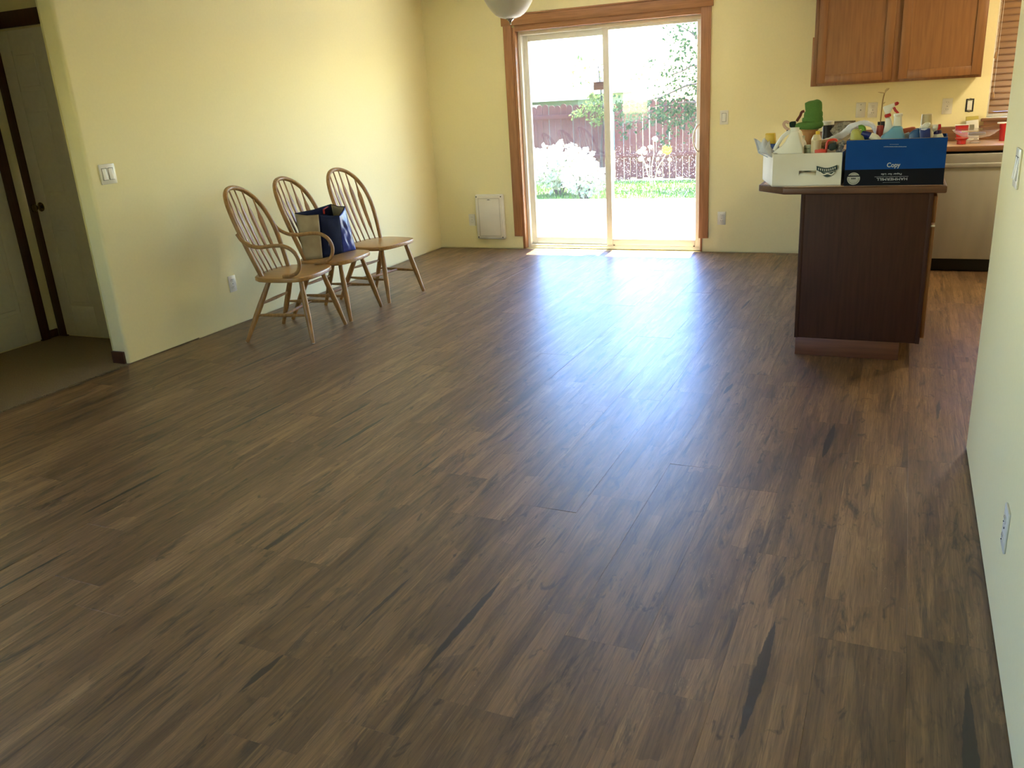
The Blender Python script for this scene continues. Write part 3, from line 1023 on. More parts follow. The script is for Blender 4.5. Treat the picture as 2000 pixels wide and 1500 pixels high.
it = empty('island_worktop', (4.1, -1.8, .875))
tag(it, 'island worktop with a clipped corner and brown wooden edge', 'countertop')
ol = [(3.617, -0.648), (3.617, -2.862), (3.765, -3.022), (4.535, -3.022), (4.535, -0.648)]
kid(MB().prism(ol,   .876, .912), 'wood_edge', M_EDGED, it, bevel=.007, seg=3)
inn = [(3.640, -0.660), (3.640, -2.852), (3.775, -2.999), (4.512, -2.999), (4.512, -0.660)]
kid(MB().prism(inn, .910, .914), 'laminate_top', M_LAM, it, bevel=.001)

kt = empty('kitchen_worktop', (5.0, -.3, .875))
tag(kt, 'beige laminate kitchen worktop running under the window', 'countertop')
kid(MB().box(3.617, 6.30, -.624, -.001, .880, .915), 'laminate_top', M_LAM, kt, bevel=.003)
kid(MB().box(3.617, 6.30, -.646, -.624, .880, .917), 'wood_edge', M_EDGE, kt, bevel=.006, seg=3)
kid(MB().box(3.617, 4.850, -.020, -.001, .915, 1.020), 'backsplash', M_EDGE, kt, bevel=.003)
kid(MB().box(4.850, 6.30, -.020, -.001, .915, 1.020), 'backsplash', M_EDGE, kt, bevel=.003)

dw = empty('dishwasher', (4.86, -.35, 0))
tag(dw, 'stainless steel dishwasher under the kitchen worktop', 'dishwasher')
kid(MB().box(4.545, 5.145, -.600, -.03, .10, .868), 'tub', M_BLACK, dw)
kid(MB().box(4.548, 5.142, -.652, -.600, .100, .768), 'door', M_STEEL, dw, bevel=.006, seg=3)
kid(MB().box(4.548, 5.142, -.648, -.600, .796, .864), 'control_panel', M_STEEL, dw, bevel=.005, seg=3)
kid(MB().box(4.548, 5.142, -.664, -.600, .766, .798), 'handle_lip', M_STEEL, dw, bevel=.006, seg=3)
kid(MB().box(4.548, 5.142, -.598, -.56, .002, .098), 'kick_plate', M_BLACK, dw, bevel=.002)

bc = empty('base_cabinet', (5.72, -.3, 0))
tag(bc, 'wooden base cabinet beside the dishwasher under the window', 'cabinet')
kid(MB().box(5.15, 6.295, -.605, -.02, .10, .876), 'body', M_CAB, bc)
for x0, x1 in ((5.16, 5.72), (5.73, 6.285)):
    kid(MB().box(x0, x1, -.625, -.605, .13, .70), 'door', M_CAB, bc, bevel=.003)
    kid(MB().box(x0, x1, -.625, -.605, .72, .86), 'drawer_front', M_CAB, bc, bevel=.003)
kid(MB().box(5.15, 6.295, -.55, -.02, .002, .10), 'toe_kick', M_CABD, bc)
bc2 = empty('base_cabinet', (4.1, -.3, 0))
tag(bc2, 'wooden corner base cabinet behind the island', 'cabinet')
kid(MB().box(3.640, 4.535, -.600, -.02, .10, .876), 'body', M_CAB, bc2, bevel=.002)
kid(MB().box(3.640, 4.535, -.55, -.02, .002, .10), 'toe_kick', M_CABD, bc2)

# upper cabinet
uc = empty('wall_cabinet', (4.21, -.16, 1.38))
tag(uc, 'brown wooden wall cabinet with two flat-panel doors', 'cabinet')
kid(MB().box(3.632, 4.796, -.300, -.001, 1.384, 2.25), 'carcass', M_CAB, uc, bevel=.001)
ff = MB()
ff.box(3.626, 3.664, -.320, -.300, 1.380, 2.25).box(4.180, 4.252, -.320, -.300, 1.380, 2.25).box(4.762, 4.798, -.320, -.300, 1.380, 2.25)
ff.box(3.664, 4.180, -.320, -.300, 1.380, 1.415).box(4.252, 4.762, -.320, -.300, 1.380, 1.415).box(3.664, 4.180, -.320, -.300, 2.2, 2.25).box(4.252, 4.762, -.320, -.300, 2.2, 2.25)
kid(ff, 'face_frame', M_CAB, uc, bevel=.001)
sc0 = at(1592, 73, 1, -.30).z
kid(MB().box(3.612, 3.632, -.305, -.285, 1.380, sc0), 'scribe_strip', M_CASING, uc, bevel=.001)
for x0, x1 in ((3.656, 4.192), (4.240, 4.790)):
    z0, z1, w_ = 1.398, 2.235, .062
    d_ = kid(MB().box(x0 + w_ - .004, x1 - w_ + .004, -.330, -.322, z0 + w_ - .004, z1 - w_ + .004), 'door', M_CAB, uc)
    rf = rect_frame(MB(), x0, x1, z0, z1, w_, -.341, -.322)
    o = rf.obj('door_frame', M_CAB, d_, bevel=.003)
    o.matrix_parent_inverse = Matrix.Translation(-Vector(uc.location))
    o.matrix_parent_inverse = (Matrix.Translation(Vector(uc.location)) @ d_.matrix_parent_inverse).inverted()

# wooden blinds
M_SLAT = wood('blind_wood', (146, 108, 66), (120, 86, 50), rough=.4, axis=0)
bd = empty('wooden_blinds', (5.4, .03, 1.1))
tag(bd, 'closed brown wooden slat blinds in the kitchen window', 'blinds')
zs = 1.140
sp_ = .0455
nsl = 20
sm = MB().box(-.52, .52, -.0015, .0015, -.026, .026).mesh('slat', M_SLAT, bevel=.001, seg=1)
for i in range(nsl):
    o = bpy.data.objects.new('slat', sm)
    COL.objects.link(o)
    o.parent = bd
    o.location = (5.417 - 5.4, .030 - .03, zs + .004 + i * sp_ - 1.1)
    o.rotation_euler = (math.radians(-22), 0, 0)
kid(MB().box(4.897, 5.937, .012, .046, 1.104, 1.118), 'bottom_rail', M_SLAT, bd, bevel=.003)
kid(MB().box(4.893, 5.941, .005, .06, 2.06, 2.115), 'headrail', M_SLAT, bd, bevel=.003)
for px, py, tz in ((1947, 108, .0), (1942, 186, 0)):
    p = at(px, py, 1, .005)
    kid(MB().lathe([(.002, .045), (.006, .04), (.011, .004), (.009, 0)], n=12, c=(p.x - .008, .002, p.z - .02)), 'cord_tassel', wood('tassel_wood', (190, 150, 100), (160, 120, 76)), bd)
    kid(MB().tube([(p.x - .008, .002, p.z + .024), (p.x - .006, .004, 2.06)], .0012, n=5), 'cord', M_WHITE, bd)

# kitchen ceiling lamp (out of view, it lights the corner by the window)
kl = empty('ceiling_lamp', (5.55, -1.35, H))
tag(kl, 'white dome lamp on the kitchen ceiling', 'lamp')
MB().lathe([(.17, 0), (.17, -.025), (.15, -.03)], n=28).obj('base', M_WHITE, kl)
M_DOME = bpy.data.materials.new('lit_dome')
M_DOME.use_nodes = True
_b = M_DOME.node_tree.nodes['Principled BSDF']
_b.inputs['Emission Color'].default_value = (1.0, .85, .58, 1)
_b.inputs['Emission Strength'].default_value = 4.2
_n = N(M_DOME.node_tree, 'ShaderNodeTexNoise')
M_DOME.node_tree.links.new(_n.outputs['Fac'], _b.inputs['Roughness'])
MB().lathe([(.155, -.028), (.15, -.06), (.12, -.095), (.07, -.115), (.01, -.12)], n=28).obj('dome', M_DOME, kl)

# pendant bowl lamp over the dining spot
LY = -1.8
lp = at(997, 48, 1, LY)
pl = empty('pendant_lamp', (lp.x, LY, lp.z))
tag(pl, 'frosted glass bowl pendant lamp with a metal finial', 'lamp')
M_FROST = pm('frosted_glass', (226, 220, 204), rough=.45, var=.02, subsurf=.0)
_nt = M_FROST.node_tree
_pb = _nt.nodes['Principled BSDF']
_tl = N(_nt, 'ShaderNodeBsdfTranslucent')
_tl.inputs[0].default_value = srgb(240, 236, 224)
_ms = N(_nt, 'ShaderNodeMixShader')
_ms.inputs[0].default_value = .35
_nt.links.new(_pb.outputs[0], _ms.inputs[1])
_nt.links.new(_tl.outputs[0], _ms.inputs[2])
_nt.links.new(_ms.outputs[0], _nt.nodes['Material Output'].inputs[0])
pf = [(.012, .040), (.040, .042), (.075, .052), (.100, .068), (.125, .092), (.150, .128), (.172, .165), (.190, .205), (.202, .250), (.204, .275)]
MB().lathe(pf, n=40, close=False).obj('glass_bowl', M_FROST, pl, solid=.005, smooth=70)
MB().lathe([(.004, 0), (.008, .004), (.006, .010), (.012, .022), (.026, .032), (.030, .037), (.028, .042), (.036, .044), (.036, .049), (.01, .052)], n=20).obj('finial', M_CHROME, pl, smooth=60)
MB().lathe([(.206, .272), (.210, .276), (.210, .292), (.206, .296)], n=40, close=False).obj('rim_band', M_CHROME, pl, solid=.004)
hz_ = H - lp.z
for k in range(3):
    a = k * 2 * PI / 3 + .4
    MB().tube([(.205 * math.cos(a), .205 * math.sin(a), .285), (.10 * math.cos(a), .10 * math.sin(a), .36), (.012 * math.cos(a), .012 * math.sin(a), .40)], .005, n=8).obj('support_arm', M_CHROME, pl)
MB().tube([(0, 0, .04), (0, 0, hz_ - .02)], .009, n=10).obj('stem', M_CHROME, pl)
MB().lathe([(.02, hz_ - .05), (.06, hz_ - .03), (.065, hz_)], n=24).obj('canopy', M_CHROME, pl)

# ================================================================== BOXES AND THINGS ON THE ISLAND
def X(px, py, y):
    p = at(px, py, 1, y)
    return (p.x, p.z)


def scale_at(px, py, y):
    return at(px + 1, py, 1, y).x - at(px, py, 1, y).x


def solid_from(pts, y, depth, zfloor=None):
    """silhouette points of an upright thing at distance y -> a body with real depth"""
    ol = [X(a, b, y) for a, b in pts]
    if zfloor is not None:
        ol = [(a, max(b, zfloor)) for a, b in ol]
    return MB().prism(ol, y, y + depth, axis=1)


def turned(pc, prof, y, zbase=None, n=20, sy=1.0):
    """a turned (round) body: prof = [(half width px, py)] from top to bottom"""
    s = scale_at(pc, prof[0][1], y)
    rows = [(hw * s, at(pc, py, 1, y).z) for hw, py in prof]
    if zbase is not None:
        rows.append((rows[-1][0], zbase))
    rows.reverse()
    cx = at(pc, prof[-1][1], 1, y).x
    return MB().lathe(rows, n=n, c=(cx, y, 0), sy=sy)


def root_for(name, label, cat, px, y, z, group=None):
    e = empty(name, (at(px, 300, 1, y).x, y, z))
    tag(e, label, cat, group)
    return e


TOP = .914
M_CARD = pm('white_card', (230, 224, 206), rough=.7, rgb2=(220, 212, 192), scale=6)
M_CARDB = pm('box_blue', (10, 70, 142), rough=.6, rgb2=(8, 62, 130), scale=5, spec=.15)
M_CARDK = pm('box_black', (16, 18, 26), rough=.6, spec=.15)
M_INK = pm('print_light', (196, 200, 204), rough=.6)
M_INKG = pm('print_green', (40, 62, 54), rough=.6)
M_KRAFT = pm('raw_card', (176, 150, 112), rough=.8)


def text(parent, body, px, py, y, hpx, mat, flip=False, bold=False, wpx=None, name='lettering'):
    cu = bpy.data.curves.new(name, 'FONT')
    cu.body = body
    cu.align_x, cu.align_y = 'CENTER', 'CENTER'
    s = scale_at(px, py, y)
    cu.size = hpx * s
    cu.extrude = .0003
    if bold:
        cu.offset = .0005
    cu.materials.append(mat)
    o = bpy.data.objects.new(name, cu)
    COL.objects.link(o)
    o.parent = parent
    o.matrix_parent_inverse = Matrix.Translation(-Vector(parent.location))
    x, z = X(px, py, y)
    o.location = (x, y, z)
    o.rotation_euler = (PI / 2, PI if flip else 0, 0) if not flip else (PI / 2, PI, 0)
    if flip:
        o.rotation_euler = (-PI / 2, 0, PI)
        o.rotation_euler = (Matrix.Rotation(PI, 3, 'Y') @ Matrix.Rotation(PI / 2, 3, 'X')).to_euler()
    if wpx:
        bpy.context.view_layer.update()
        wx = o.dimensions.x or 1
        o.scale.x = wpx * s / wx
    bpy.context.view_layer.update()
    me = bpy.data.meshes.new_from_object(o.evaluated_get(bpy.context.evaluated_depsgraph_get()))
    mo = bpy.data.objects.new(name, me)
    COL.objects.link(mo)
    mo.parent, mo.matrix_parent_inverse = o.parent, o.matrix_parent_inverse.copy()
    mo.location, mo.rotation_euler, mo.scale = o.location, o.rotation_euler, o.scale
    bpy.data.objects.remove(o, do_unlink=True)
    return mo


# --- white carton
wbx = empty('cardboard_carton', (3.87, -2.80, TOP))
tag(wbx, 'open white cardboard carton of bottles with a cut handle hole', 'box')
zt = 1.080
c0, c1, c2, c3 = (3.703, -2.985), (4.043, -2.976), (4.052, -2.605), (3.598, -2.605)
th = .005


def wall_panel(p, q, z0, z1, mat, parent, name, hole=None, t=th):
    p, q = Vector((*p, 0)), Vector((*q, 0))
    d = (q - p)
    L_ = d.length
    d.normalize()
    n = Vector((-d.y, d.x, 0))
    mb = MB()

    def seg(a, b, za, zb_):
        vs = []
        for zz in (za, zb_):
            for s, u in ((0, a), (0, b), (t, b), (t, a)):
                w_ = p + d * u + n * s
                vs.append((w_.x, w_.y, zz))
        mb.add(vs, [(0, 3, 2, 1), (4, 5, 6, 7), (0, 1, 5, 4), (1, 2, 6, 5), (2, 3, 7, 6), (3, 0, 4, 7)])
    if hole:
        a, b, za, zb_ = hole
        seg(0, a, z0, z1)
        seg(b, L_, z0, z1)
        seg(a, b, z0, za)
        seg(a, b, zb_, z1)
    else:
        seg(0, L_, z0, z1)
    return kid(mb, name, mat, parent)


h0, h1 = X(1560, 343, -2.982), X(1594, 333, -2.982)
wall_panel(c0, c1, TOP, zt, M_CARD, wbx, 'front_side', hole=(h0[0] - c0[0], h1[0] - c0[0], h0[1], h1[1]))
wall_panel(c1, c2, TOP, zt, M_CARD, wbx, 'short_side')
wall_panel(c2, c3, TOP, zt - .01, M_CARD, wbx, 'back_side')
wall_panel(c3, c0, TOP, zt + .005, M_CARD, wbx, 'short_side')
kid(MB().add([(*c0, TOP + .003), (*c1, TOP + .003), (*c2, TOP + .003), (*c3, TOP + .003)], [(0, 1, 2, 3)]), 'bottom', M_CARD, wbx, solid=.004)
fl = MB().add([(h0[0], -2.978, h0[1]), (h1[0], -2.978, h0[1]), (h1[0], -2.958, h0[1] * .45 + h1[1] * .55), (h0[0], -2.958, h0[1] * .45 + h1[1] * .55)], [(0, 1, 2, 3)])
kid(fl, 'handle_flap', M_CARD, wbx, solid=.004)
YF = -2.9865
bn = []
for i in range(13):
    t = i / 12
    bn.append((1595 + 40 * t, 324 - 2.0 * t + 9 * math.sin(PI * t) * .55))
bn2 = [(a, b + 8.5 + (0 if 0 < i < 12 else 0)) for i, (a, b) in enumerate(bn)]
kid(solid_from(bn + bn2[::-1], YF + .0012, .002), 'printed_banner', M_INKG, wbx)
sm1 = [(1599 + 33 * i / 12, 334 + 12 * math.sin(PI * i / 12)) for i in range(13)]
sm2 = [(1599 + 33 * i / 12, 333 + 4.5 * math.sin(PI * i / 12)) for i in range(13)]
kid(solid_from(sm1 + sm2[::-1], YF + .0012, .002), 'printed_emblem', M_INKG, wbx)
wv = MB()
s_ = scale_at(1610, 335, YF)
wv.tube(smooth_path([(*[X(1601, 336, YF)[0], YF + .001], X(1601, 336, YF)[1]), (X(1608, 341, YF)[0], YF + .001, X(1608, 341, YF)[1]), (X(1616, 339, YF)[0], YF + .001, X(1616, 339, YF)[1]),
                     (X(1624, 341, YF)[0], YF + .001, X(1624, 341, YF)[1]), (X(1630, 336, YF)[0], YF + .001, X(1630, 336, YF)[1])], 5), 1.3 * s_, n=6, flat=(1, .3), up=(0, 0, 1))
for i in range(9):      # the banner's letters are too small to read: pale strokes of letter height
    t = (i + 1) / 10
    px, py = 1595 + 40 * t, 324 - 2.0 * t + 9 * math.sin(PI * t) * .55 + 4.3
    a, b = X(px - 1.1, py + 2.1, YF), X(px + 1.1, py - 2.1, YF)
    wv.box(a[0], b[0] - .4 * s_, YF - .0002, YF + .001, a[1], b[1])
kid(wv, 'emblem_strokes', M_CARD, wbx)

# --- blue paper carton
bbx = empty('paper_carton', (4.287, -2.86, TOP))
tag(bbx, 'blue and black copy paper carton full of cleaning bottles', 'box')
b0, b1, b2, b3 = (4.060, -3.001), (4.516, -2.998), (4.522, -2.715), (4.064, -2.715)
zmid, zbt = .994, 1.139
wall_panel(b0, b1, TOP, zmid, M_CARDK, bbx, 'front_lower_band')
wall_panel(b0, b1, zmid, zbt, M_CARDB, bbx, 'front_side')
wall_panel(b1, b2, TOP, zmid, M_CARDK, bbx, 'side_lower_band')
wall_panel(b1, b2, zmid, zbt, M_CARDB, bbx, 'short_side')
wall_panel(b2, b3, TOP, zmid, M_CARDK, bbx, 'back_lower_band')
wall_panel(b2, b3, zmid, zbt, M_CARDB, bbx, 'back_side')
wall_panel(b3, b0, TOP, zmid, M_CARDK, bbx, 'side_lower_band')
wall_panel(b3, b0, zmid, zbt, M_CARDB, bbx, 'short_side')
kid(MB().box(4.060, 4.519, -3.0015, -2.9965, zbt - .0005, zbt + .0008).box(4.058, 4.0645, -2.998, -2.715, zbt - .0005, zbt + .0008), 'raw_edge', M_KRAFT, bbx)
kid(MB().box(4.062, 4.518, -2.997, -2.718, TOP + .001, TOP + .005), 'bottom', M_CARDK, bbx)
YB = -3.0022
text(bbx, 'Copy', 1745, 322.5, YB, 13, M_INK, bold=True, wpx=26)
text(bbx, 'HAMMERMILL', 1742, 349.5, YB, 8.0, M_INK, flip=True, wpx=60)
text(bbx, 'Paper for Life', 1741, 340, YB, 5.5, M_INK, flip=True, wpx=40)
ln = MB()
sB = scale_at(1740, 350, YB)
for px0, px1, py in ((1724, 1758, 356.2), (1708, 1774, 345)):
    a, b = X(px0, py + .35, YB), X(px1, py - .35, YB)
    ln.box(a[0], b[0], YB - .0002, YB + .0005, a[1], b[1])
for i in range(15):
    a, b = X(1726 + i * 3, 287.2, YB), X(1728.2 + i * 3, 286.2 - (.3 if i % 3 else 0), YB)
    ln.box(a[0], b[0], YB - .0002, YB + .0005, a[1], b[1])
for i in range(6):
    a, b = X(1738 + i * 3, 282.3, YB), X(1740 + i * 3, 281.7, YB)
    ln.box(a[0], b[0], YB - .0002, YB + .0005, a[1], b[1])
kid(ln, 'fine_print', M_INK, bbx)
cx_, cz_ = X(1667, 349, YB)
rs = 13 * sB
M_SEAL = pm('seal_grey', (178, 176, 162), rough=.5)
dsk = MB().lathe([(rs, -.0005), (rs, .0005)], n=36).obj('round_seal', M_SEAL, bbx)
dsk.matrix_parent_inverse = Matrix.Translation(-Vector(bbx.location))
dsk.rotation_euler = (PI / 2, 0, 0)
dsk.location = (cx_, YB, cz_)
sk = MB().box(cx_ - rs * 1.1, cx_ + rs * 1.1, YB - .0012, YB - .0004, cz_ + rs * .33, cz_ + rs * .52)
for i in range(22):
    a = 2 * PI * i / 22
    if abs(math.sin(a) - .42) < .2:
        continue
    xx, zz = cx_ + rs * .8 * math.cos(a), cz_ + rs * .8 * math.sin(a)
    sk.box(xx - rs * .05, xx + rs * .05, YB - .0010, YB - .0004, zz - rs * .05, zz + rs * .05)
for i in range(3):
    sk.box(cx_ - rs * .34 + i * rs * .24, cx_ - rs * .18 + i * rs * .24, YB - .0010, YB - .0004, cz_ - rs * .10, cz_ + rs * .14)
kid(sk, 'seal_marks', M_CARDK, bbx)

# --- things in the white carton
M_PAPER = pm('paper_white', (220, 222, 228), rough=.7, var=.03)
M_JUG = pm('milky_plastic', (234, 230, 216), rough=.38, var=.03)
M_CREAM = pm('cream_plastic', (212, 196, 158), rough=.4, var=.03)
M_YEL = pm('yellow_plastic', (222, 184, 52), rough=.4)
M_NAVYP = pm('navy_plastic', (26, 36, 110), rough=.35)
M_REDP = pm('red_plastic', (186, 32, 30), rough=.35)
M_ORANGE = pm('orange_red_plastic', (214, 66, 44), rough=.4)
M_TEAL = pm('teal_liquid', (106, 160, 188), rough=.3, var=.05)
M_GREENP = pm('green_plastic', (112, 168, 48), rough=.4)
M_LIME = pm('lime_bottle', (196, 190, 96), rough=.35)

pp = root_for('paper_sheaf', 'crumpled sheaf of white papers poking out of the white carton', 'paper', 1490, -2.80, TOP + .006)
for i, (a, b, c, d, yy) in enumerate((((1472, 270), (1487, 277), (1490, 300), (1481, 299), -2.78), ((1480, 296), (1491, 270), (1497, 272), (1500, 302), -2.86), ((1484, 298), (1494, 268), (1503, 301), (1496, 303), -2.90),
                                      ((1489, 300), (1502, 274), (1507, 301), (1500, 303), -2.93))):
    P_ = [at(*q, 1, yy) for q in (a, b, c, d)]
    lo = [Vector((p.x, yy, TOP + .012)) for p in (P_[2], P_[3])]

    def fn(u, v, P_=P_, i=i):
        top = P_[0].lerp(P_[1], u)
        bot = Vector((max(P_[3].lerp(P_[2], u).x, 3.72 + .012 * i), P_[2].y, TOP + .10))
        bot.x = max(bot.x, 3.66 if P_[2].y > -2.8 else 3.70)
        mid = P_[3].lerp(P_[2], u)
        p = top.lerp(mid, v * 2) if v < .5 else mid.lerp(bot, v * 2 - 1)
        p.y += .014 * math.sin(u * 5 + i) + .008 * math.sin(v * 7 + i * 2)
        return p
    o = MB().grid(fn, 6, 10).obj('sheet', M_PAPER, pp, solid=.0008, smooth=60)
    o.matrix_parent_inverse = Matrix.Translation(-Vector(pp.location))

e = root_for('bottle', 'blue bottle with a square yellow cap behind the papers', 'bottle', 1504, -2.74, TOP + .006)
kid(solid_from([(1494, 261), (1513, 260), (1514, 281), (1494, 282)], -2.74, .045), 'cap', M_YEL, e, bevel=.005)
kid(solid_from([(1497, 281), (1519, 281), (1520, 300), (1520, 360), (1497, 360)], -2.75, .06, TOP + .008), 'body', pm('blue_bottle', (64, 92, 150), rough=.35), e, bevel=.008)

e = root_for('plastic_jug', 'large white plastic jug with a cut-in handle, capped', 'jug', 1540, -2.93, TOP + .006)
jug = [(1546, 256), (1560, 256), (1562, 262), (1565, 275), (1568, 290), (1569, 303), (1569, 370), (1509, 370), (1509, 297), (1516, 292), (1526, 285), (1533, 277), (1539, 267), (1543, 259)]
kid(solid_from(jug, -2.945, .10, TOP + .008), 'body', M_JUG, e, bevel=.012, seg=3)
kid(turned(1552.5, [(8, 249), (8.6, 249.8), (8.6, 256.5)], -2.895), 'cap', M_JUG, e)
hp = [at(a, b, 1, -2.895) for a, b in ((1512, 294), (1517, 285), (1524, 274), (1532, 264), (1541, 258), (1546, 259))]
kid(MB().tube(smooth_path(hp, 5), .010, n=10), 'handle', M_JUG, e)

e = root_for('bottle', 'cream bottle with a stepped shoulder and yellow cap', 'bottle', 1594, -2.90, TOP + .006)
kid(turned(1592, [(6, 263), (7.5, 266), (8, 268), (9.5, 271), (10.5, 273), (10, 276), (10, 300), (10, 320)], -2.90, TOP + .008), 'body', M_CREAM, e, bevel=0)
kid(turned(1597, [(4, 256), (4.4, 256.6), (4.4, 265)], -2.885), 'cap', M_YEL, e)
e = root_for('bottle', 'small white bottle between the jug and terracotta pot', 'bottle', 1567, -2.80, TOP + .006)
kid(turned(1566.5, [(4, 265), (4.2, 266), (4.2, 273), (6, 276), (8, 281), (8.2, 300)], -2.80, TOP + .008), 'body', M_JUG, e)
e = root_for('tin_can', 'pale green tin beside the cream bottle', 'can', 1576, -2.86, TOP + .006)
kid(turned(1579, [(8.5, 283), (9, 284), (9, 287), (8.6, 288), (8.6, 305)], -2.87, TOP + .008), 'body', pm('pale_green_tin', (186, 196, 176), rough=.35), e)
kid(turned(1579, [(8.8, 289.2), (8.8, 290.6)], -2.87), 'label_band', pm('tin_band', (92, 122, 96), rough=.4), e)

# terracotta pot with a slumped green felt hat
e = root_for('terracotta_pot', 'terracotta pot standing in the white carton under green felt', 'pot', 1580, -2.72, TOP + .006)
kid(turned(1580, [(17.5, 247), (18, 248), (17.5, 254), (15.5, 255), (12, 268), (9.5, 279)], -2.72, TOP + .01, n=26), 'body', pm('terracotta', (196, 146, 92), rough=.75, rgb2=(170, 120, 72), scale=18), e)
M_FELT = pm('green_felt', (94, 130, 68), rough=.95, rgb2=(84, 120, 60), scale=260, bump=.3, spec=.1)
fh = root_for('felt_hat', 'folded green felt hat slumped on the terracotta pot', 'hat', 1585, -2.72, at(1585, 248, 1, -2.72).z)
sF = scale_at(1585, 220, -2.72)


def felt(pc, rows, sy, wob, seed, name, mat):
    r_ = random.Random(seed)
    p1, p2 = r_.uniform(0, 6), r_.uniform(0, 6)
    n = 28
    mb = MB()
    vs, fs = [], []
    for i, (hw, py, dx) in enumerate(rows):
        c = at(pc + dx, py, 1, -2.72)
        for j in range(n):
            t = 2 * PI * j / n
            r = hw * sF * (1 + wob * math.sin(3 * t + p1 + i * .5) + wob * .6 * math.sin(5 * t + p2 - i * .7))
            vs.append((c.x + r * math.cos(t), -2.72 + r * math.sin(t) * sy, c.z + .003 * math.sin(2 * t + i)))
    for i in range(len(rows) - 1):
        for j in range(n):
            fs.append((i * n + j, i * n + (j + 1) % n, (i + 1) * n + (j + 1) % n, (i + 1) * n + j))
    fs.append(tuple(range(n)))
    fs.append(tuple(range((len(rows) - 1) * n, len(rows) * n)))
    return kid(mb.add(vs, fs), name, mat, fh, smooth=70)


felt(1581, [(16, 252.5, -2), (24, 251.5, -1), (27.5, 248, -1), (28, 244, -1), (26.5, 240, 0), (23.5, 238, 2), (10, 237, 3)], .75, .02, 1, 'brim_roll', M_FELT)
felt(1588, [(19, 240, -1), (20.5, 236, -1), (20, 231, -1), (18, 228.5, 0), (18.5, 225, 0), (18, 219, 0.5), (16, 216.5, 1), (16.5, 213, 1), (16.8, 206, 1), (16.5, 201, 1), (13, 197.5, 3), (7, 195.5, 7)], .7, .025, 2, 'crown', M_FELT)
kid(solid_from([(1541, 238.5), (1553, 237), (1553, 250), (1542, 249)], -2.74, .05), 'dark_cuff', pm('felt_dark', (24, 40, 28), rough=.95), fh, bevel=.006)
M_PINK = pm('pink_ribbon', (214, 176, 150), rough=.7)
kid(MB().tube(smooth_path([at(a, b, 1, -2.72) for a, b in ((1541, 240), (1535, 238), (1531, 242), (1533, 248), (1538, 252), (1541, 254))], 5), .0075, n=8, flat=(1, .6)), 'curled_ribbon', M_PINK, fh)
kid(MB().lathe([(.001, -.005), (.004, -.003), (.005, 0), (.004, .003), (.001, .005)], n=10, c=(at(1538, 255.5, 1, -2.74).x, -2.745, at(1538, 255.5, 1, -2.74).z)), 'bead', M_BLACK, fh)
kid(MB().tube(smooth_path([at(a, b, 1, -2.735) for a, b in ((1571, 217), (1566, 219), (1563, 226), (1559, 232), (1556, 237))], 5), .007, n=8, flat=(1, .5)), 'red_ribbon', pm('dull_red', (104, 48, 36), rough=.8), fh)

e = root_for('canister', 'black canister with a white lid behind the white carton', 'canister', 1617, -2.45, TOP)
kid(turned(1617, [(11.5, 244), (11.5, 268)], -2.45, TOP + .001), 'body', M_BLACK, e)
kid(turned(1617, [(11.6, 236.5), (12.2, 237.2), (12.2, 243.5), (11.4, 244.2)], -2.45), 'lid', M_WHITE, e)
e = root_for('storage_tray', 'shallow grey tray standing upright against the kitchen wall', 'tray', 1640, -.30, .915)
pts = [X(1612, 238, -.10), X(1671, 231.5, -.10)]
kid(MB().box(pts[0][0], pts[1][0], -.075, -.060, .918, pts[0][1] - .004), 'panel', pm('tray_grey', (140, 124, 92), rough=.5), e)
rect_frame(tf := MB(), pts[0][0], pts[1][0], .918, pts[0][1], .012, -.10, -.06)
kid(tf, 'rim', pm('tray_rim', (96, 82, 58), rough=.5), e, bevel=.003)

# crumpled bags
M_BAGW = pm('white_poly_bag', (226, 228, 236), rough=.35, var=.03)
M_BAGG = pm('speckled_grey_paper', (176, 172, 156), rough=.8, rgb2=(120, 116, 104), scale=90)


def crumple(name, label, cat, path, rads, y, mat, seed, amp=.25, sy=.6, group=None):
    r_ = random.Random(seed)
    P_ = [at(a, b, 1, y) for a, b in path]
    sp2 = smooth_path(P_, 6)
    k_ = len(sp2)
    s = scale_at(path[0][0], path[0][1], y)
    mb = MB()
    n = 16
    vs, fs = [], []
    for i, p in enumerate(sp2):
        t = i / (k_ - 1) * (len(rads) - 1)
        a = int(min(t, len(rads) - 2))
        r = (rads[a] + (rads[a + 1] - rads[a]) * (t - a)) * s
        tg = (sp2[min(i + 1, k_ - 1)] - sp2[max(i - 1, 0)]).normalized()
        u_ = Vector((0, 1, 0))
        w_ = tg.cross(u_).normalized()
        for j in range(n):
            th_ = 2 * PI * j / n
            rr = r * (1 + r_.uniform(-amp, amp))
            vs.append(p + w_ * math.cos(th_) * rr + u_ * math.sin(th_) * rr * sy * 2)
    for i in range(k_ - 1):
        for j in range(n):
            fs.append((i * n + j, i * n + (j + 1) % n, (i + 1) * n + (j + 1) % n, (i + 1) * n + j))
    fs.append(tuple(range(n)))
    fs.append(tuple(range((k_ - 1) * n, k_ * n)))
    o = mb.add(vs, fs).obj(name, mat, smooth=25)
    c = sum(sp2, Vector()) / k_
    o.data.transform(Matrix.Translation(-c))
    o.location = c
    tag(o, label, cat, group)
    return o


